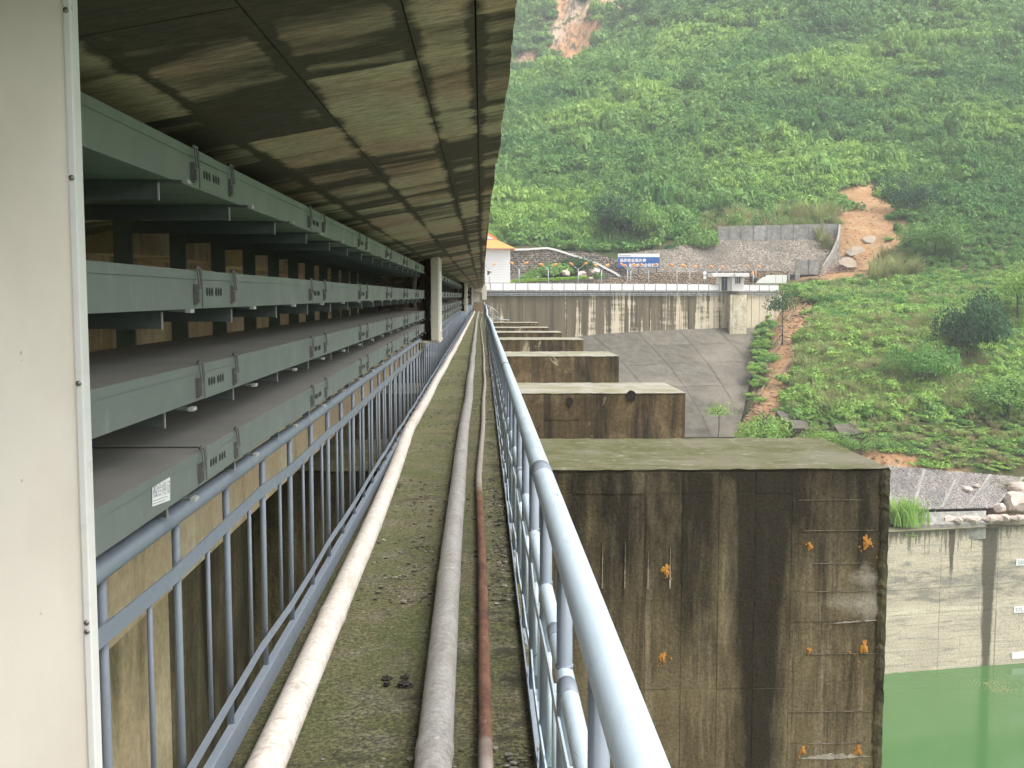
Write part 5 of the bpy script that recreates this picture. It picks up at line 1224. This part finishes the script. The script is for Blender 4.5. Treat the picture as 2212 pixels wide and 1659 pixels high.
s2 = np.where((kind >= 4) & (kind <= 5), s2 * 1.45, s2)
s2 = np.where((u2 < 1700) & (v2 > 650), s2 * .55, s2)
keepn = RNG.random(len(J)) < np.where(creeper, .6, .75)
J, kind, s2 = J[keepn], kind[keepn], s2[keepn]
scatter('undergrowth', 'grasses, creepers and low scrub on the bank right of the apron', 'undergrowth', np.stack([QX[J], QY[J], QZ[J] - .12 * s2], -1), np.stack([s2] * 3, -1),
        np.stack([RNG.normal(0, .12, len(J)), RNG.normal(0, .12, len(J)), RNG.uniform(0, 6.28, len(J))], -1), kind, [src['a'], src['b'], src['c'], src['e'], src['g'], src['h'], src['v']])

# ------------------------------------------------------------------ trees that stand out
def tree(u, v, Y, h, cr, mt, label, name='tree', n=2600, trunk=.14, squash=1., leaf=.05, lobes=14, seed=0, group='trees standing on the slopes'):
    p = tuple(hit(u, v)); e = empty(name, p, label, 'tree', group); r = random.Random(seed)
    b = MB(); top = h - cr * .9
    b.tube([(0, 0, -.4), (.05 * h * r.uniform(-1, 1), 0, h * .3), (.04 * h * r.uniform(-1, 1), .02 * h, top), (0, 0, h * .86)], trunk, 8, rr=[trunk * 1.3, trunk, trunk * .7, trunk * .25])
    for k in range(7):
        a = k * 2.4 + r.random(); z = h * r.uniform(.35, .75); b.tube([(0, 0, z), (cr * .35 * math.cos(a), cr * .35 * math.sin(a), z + cr * .3), (cr * .75 * math.cos(a), cr * .75 * math.sin(a), z + cr * .5)], trunk * .3, 5, rr=[trunk * .4, trunk * .25, trunk * .1])
    b.build('trunk', m_bark, e, True)
    me = bush_mesh('crown', 100 + seed, mt, n=n, leaf=leaf, lobes=lobes, flat=1.); o = inst('crown', me, e, (0, 0, h - cr * squash * 1.35), (0, 0, r.random() * 6), (cr, cr, cr * squash)); return e
tree(2092, 792, 141, 11.5, 3.7, m_leaf_dk, 'large dark round-crowned tree on the right slope', n=7000, squash=1.75, seed=1)
tree(1985, 850, 138, 8., 3.3, m_leaf_md, 'mid green spreading tree in front of the dark round one', n=3600, squash=1.3, seed=2)
tree(2180, 910, 132, 6.5, 4.0, m_leaf, 'broad tree at the right frame edge above the bank', n=3600, squash=.8, seed=3)
tree(2200, 700, 158, 11, 4.8, m_leaf_lt, 'bright crowned tree right of the dark round tree', n=3200, squash=1.1, seed=4)
tree(1655, 962, 127, 4.6, 3.1, m_leaf_lt, 'bright yellow-green bushy tree behind the nearest pier block', n=5200, squash=1.25, seed=5)
tree(1550, 952, 126, 5.4, 2.2, m_leaf_lt, 'small thin sapling left of the bright bushy tree', n=700, squash=.8, seed=6, trunk=.06)
tree(1780, 972, 124, 3.2, 2.4, m_leaf_lt, 'low bright shrubby tree right of the bushy tree', n=1700, squash=.7, seed=7)
tree(1860, 985, 122.5, 2.8, 2.2, m_leaf, 'low green shrubby tree near the pier corner', n=1500, squash=.7, seed=8)
tree(1690, 745, 150, 9.8, 2.7, m_leaf_dk, 'slender feathery tree with thin dark trunk beside the dam end', n=1100, squash=1.5, seed=9, trunk=.09)
tree(1340, 525, 201, 11, 4.6, m_leaf_dk, 'creeper-draped dark tree above the blue sign, left one', n=3200, squash=1.5, seed=10, leaf=.06)
tree(1395, 525, 201, 10.5, 4.0, m_leaf, 'creeper-draped tree above the blue sign, right one', n=3000, squash=1.6, seed=11, leaf=.06)
tree(2020, 560, 184, 9, 5, m_leaf, 'rounded tree above the right end of the landslide', n=3000, squash=1., seed=12)
tree(1960, 470, 205, 9, 4.5, m_leaf_dk, 'dark tree at the right edge of the landslide top', n=2600, squash=1.1, seed=13)
for i, (u, v, Y, r, k) in enumerate([(1190, 592, 181, 3.2, 0), (1150, 600, 180, 2.3, 0), (1245, 578, 182.5, 3.4, 2), (1210, 585, 182, 2.4, 0), (1136, 605, 179, 1.6, 1), (1290, 596, 181, 1.6, 0)]):
    p = at_y(u, v, Y); o = inst('garden_shrub', BD[k], None, (p[0], Y, p[2] - .5), (0, 0, i), (r * 1.15, r * .7, r * .85))
    tag(o, ['garden shrub mound left of centre between lamps and rubble wall', 'garden shrub by the foot of the first lamp', 'tallest dark garden shrub under the sloping coping', 'mid-size garden shrub next to the tallest dark one', 'small bright garden shrub beside the white building', 'low garden shrub right of the boulders'][i], 'shrub', 'shrubs of the walled garden')
gm = MB(); a0 = at_y(1062, 612, 178); a1 = at_y(1268, 612, 178)
tag(MB().add([(a0[0], 177.2, 2.9), (a1[0], 177.2, 2.9), (a1[0], 184.3, 6.0), (a0[0], 184.3, 5.0)], [(0, 1, 2, 3)]).build('garden_bed', m_mortar), kind='structure')
for i, (u, v, Y, s) in enumerate([(1257, 594, 179, .95), (1222, 590, 180, .9), (1284, 588, 181.5, 1.1), (1275, 602, 179, .5), (1160, 602, 178.5, .5)]):
    p = at_y(u, v, Y); o = inst('garden_boulder', ROCKS[i % 4], None, tuple(p), (0, 0, i * 1.3), s)
    tag(o, ['round grey boulder behind the third lamp', 'jagged boulder left of the round grey one', 'pale heap-like boulder below the sloping coping', 'small rock right of the round boulder', 'small rock half hidden in the garden shrubs'][i], 'boulder', 'boulders in the walled garden')
h0 = at_y(1060, 608, 176.8); h1 = at_y(1268, 598, 177.2)
hv, hf = [], []
g = np.random.default_rng(5); n = 5200; P = np.stack([g.uniform(h0[0], h1[0], n), 176.9 + g.normal(0, .16, n), np.zeros(n)], -1)
P[:, 2] = np.interp(P[:, 0], [h0[0], h1[0]], [h0[2], h1[2]]) + g.uniform(-.35, .12, n); nr = g.normal(0, 1, (n, 3)); nr /= np.linalg.norm(nr, axis=1)[:, None]; aa_ = np.cross(nr, [0, 0, 1.]); bb2 = np.cross(nr, aa_)
V_ = np.stack([P - aa_ * .09, P - bb2 * .09, P + aa_ * .09, P + bb2 * .09], 1).reshape(-1, 3)
tag(inst('hedge', fast_mesh('hedge', V_, np.arange(4 * n).reshape(-1, 4), m_hedge)), 'long low bright green hedge along the garden wall', 'hedge')
tag(MB().add([(h0[0], 176.7, h0[2] - .4), (h1[0] + 1, 176.7, h1[2] - .4), (h1[0] + 1, 176.7, 1.5), (h0[0], 176.7, 1.5), (h0[0], 177.1, h0[2] - .4), (h1[0] + 1, 177.1, h1[2] - .4)], [(3, 2, 1, 0), (0, 1, 5, 4)]).build('garden_wall', m_mortar), 'low wall carrying the bright green hedge', 'wall')

# boulders and planks on the bank
for i, (u, v, Y, s, sz) in enumerate([(2196, 1090, 113.6, 2.0, 1.), (2156, 1098, 113.2, .9, 1), (2200, 1055, 116, 1.3, .8), (2090, 1058, 116, .7, .9), (2110, 1050, 116.5, .5, .7)]):
    p = at_y(u, v, Y); tag(inst('boulder', ROCKS[i % 4], None, tuple(p), (0, .2, i * 2.1), (s, s, s * sz)), ['largest pale boulder at the right frame edge', 'pale boulder left of the largest one', 'flat boulder under the big grass clump', 'lone pinkish boulder on the stone bank', 'small stone beside the lone pinkish boulder'][i], 'boulder', 'boulders on the bank')
xs3 = [2050, 2066, 2082, 2098, 2112, 2128, 2142, 2156, 2170, 2184, 2198, 2210, 2226]
for i, u in enumerate(xs3):
    p = at_y(u, 1128 - (u - 2050) * .03, 111.6); s = random.uniform(.42, .75)
    tag(inst('boulder', ROCKS[i % 4], None, (p[0], p[1], p[2] + .2), (random.random(), 0, i * 1.7), (s * 1.3, s, s)), f'pinkish rock on the guide wall, {ORD[i]} from the left end of the line', 'boulder', 'row of pinkish rocks on the guide wall')
PL = [((1700, 694), (1716, 668), 164, .3), ((1722, 654), (1748, 656), 168, .25), ((1735, 668), (1752, 640), 167, .3), ((1752, 660), (1762, 640), 168, .25), ((1655, 785), (1690, 742), 150, .2), ((1668, 748), (1690, 720), 154, .2),
      ((1690, 810), (1718, 768), 146, .3), ((1718, 684), (1740, 690), 163, .3), ((1640, 858), (1660, 820), 139, .2), ((1700, 845), (1725, 800), 141, .2), ((1745, 605), (1790, 607), 179, .25), ((1810, 590), (1850, 586), 181, .3), ((1850, 588), (1930, 584), 181, .3), ((1770, 600), (1790, 560), 183, .25)]
for i, (a, b, Y, w_) in enumerate(PL):
    p = hit(*a) + [0, 0, .22]; q = hit(*b) + [0, 0, .3]
    tag(MB().bar(p, q, w_, .14).build('timber_plank', m_wood), ['weathered timber', 'level timber', 'leaning timber', 'short timber', 'long thin pole', 'thin pole', 'timber rail', 'reddish board', 'thin pole', 'slanting pole', 'flat timber', 'timber beam', 'long timber beam', 'raking timber'][i] + ' ' +
        ['left of the crossed pair under the dam end', 'forming the bar of a crossed pair', 'crossing the level timber', 'right of the crossed pair', 'lying down the middle of the gully', 'above the long pole in the gully', 'on the right edge of the gully', 'below the crossed timbers', 'in the lowest part of the gully', 'beside the lower right gully edge', 'at the foot of the landslide', 'right of the steel mesh', 'running right from the landslide foot', 'leaning beside the steel mesh'][i], 'timber', 'timbers strewn over the slope')
rm = empty('steel_mesh', (0, 184.5, 0), 'reddish steel reinforcement mesh at the foot of the landslide', 'steel mesh')
for k in range(9):
    a = at_y(1790 + k * 7, 578, 185.5); b = at_y(1782 + k * 7, 598, 184); MB().bar(a - [0, 184.5, 0], b - [0, 184.5, 0], .09).build('rod', m_rustred, rm)
for k in range(4):
    a = at_y(1788 - k * 2, 579 + k * 6, 185.4 - k * .4); b = at_y(1848 - k * 2, 578 + k * 6, 185.4 - k * .4); MB().bar(a - [0, 184.5, 0], b - [0, 184.5, 0], .09).build('rod', m_rustred, rm)
m_rockslab = stone_mat('pale_rock', (.25, .20, .15), (.33, .28, .22), (.22, .16, .10), .8)
for i, (u, v, Y, s) in enumerate([(1850, 540, 192, 2.), (1880, 520, 194, 1.7), (1835, 570, 188, 1.9), (1905, 560, 189, 1.5)]):
    p = hit(u, v); me = rock_mesh('rock_slab', m_rockslab, 40 + i, 3, .22); tag(inst('rock_slab', me, None, (p[0], p[1], p[2] + .05), (.5, -.3, .5 + i * .2), (s * 1.5, s * .9, s)), ['upper middle', 'uppermost', 'lowest', 'rightmost'][i] + ' pale rock slab bared by the landslide', 'rock', 'pale rock slabs of the landslide')
for i, (u, v, Y, w_, h_) in enumerate([(1830, 935, 126, 2.6, 2.2), (1738, 925, 128, 4.0, 1.8), (1700, 905, 131, 2.2, 2.2), (1790, 880, 132, 2.6, 1.8), (1735, 835, 138.5, 3.2, 2.4), (1665, 925, 129, 2.4, 2)]):
    p = hit(u, v); o = bevel(MB().box((-w_ / 2, -h_ / 2, -.3), (w_ / 2, h_ / 2, .45)).build('slope_slab', m_apron if i != 4 else m_dam), .05); o.location = (p[0], p[1], p[2] + .1); o.rotation_euler = (.48, random.uniform(-.1, .1), .15)
    tag(o, ['grey concrete slab set in the slope, rightmost of the lower ones', 'long grey concrete slab behind the low bright shrubs', 'grey slab right of the bright bushy tree', 'upper grey slab among the grasses', 'ochre stained slab beside the gully', 'grey slab behind the bright bushy tree'][i], 'slab', 'concrete slabs showing on the lower slope')
st2 = MB().box((-.5, -.4, -.3), (.5, .4, .9)).build('stone_post', m_grey_wall); p = at_y(1158, 423, 226); st2.location = (p[0], p[1], p[2] - .2); tag(st2, 'small grey block standing in the hillside grass', 'block')
st3 = MB().box((-1.6, -.4, -.3), (1.6, .4, .5)).build('stone_post', m_grey_wall); p = at_y(1180, 430, 225.6); st3.location = (p[0], p[1], p[2] - .2); tag(st3, 'low rubble step right of the small grey block on the hillside', 'block')

# ------------------------------------------------------------------ haze
hm = bpy.data.materials.new('haze'); hm.use_nodes = True; ht = hm.node_tree; ht.nodes.remove(ht.nodes['Principled BSDF'])
pvn = ht.nodes.new('ShaderNodeVolumePrincipled'); pvn.inputs['Color'].default_value = (.93, .97, 1, 1); pvn.inputs['Density'].default_value = .0005
ht.links.new(pvn.outputs[0], ht.nodes['Material Output'].inputs['Volume'])
zb = min(float(H.min()), ZW) - 1.5
tag(MB().box((-130, -170, zb), (410, 710, float(H.max()) + 12)).build('haze', hm), kind='stuff')
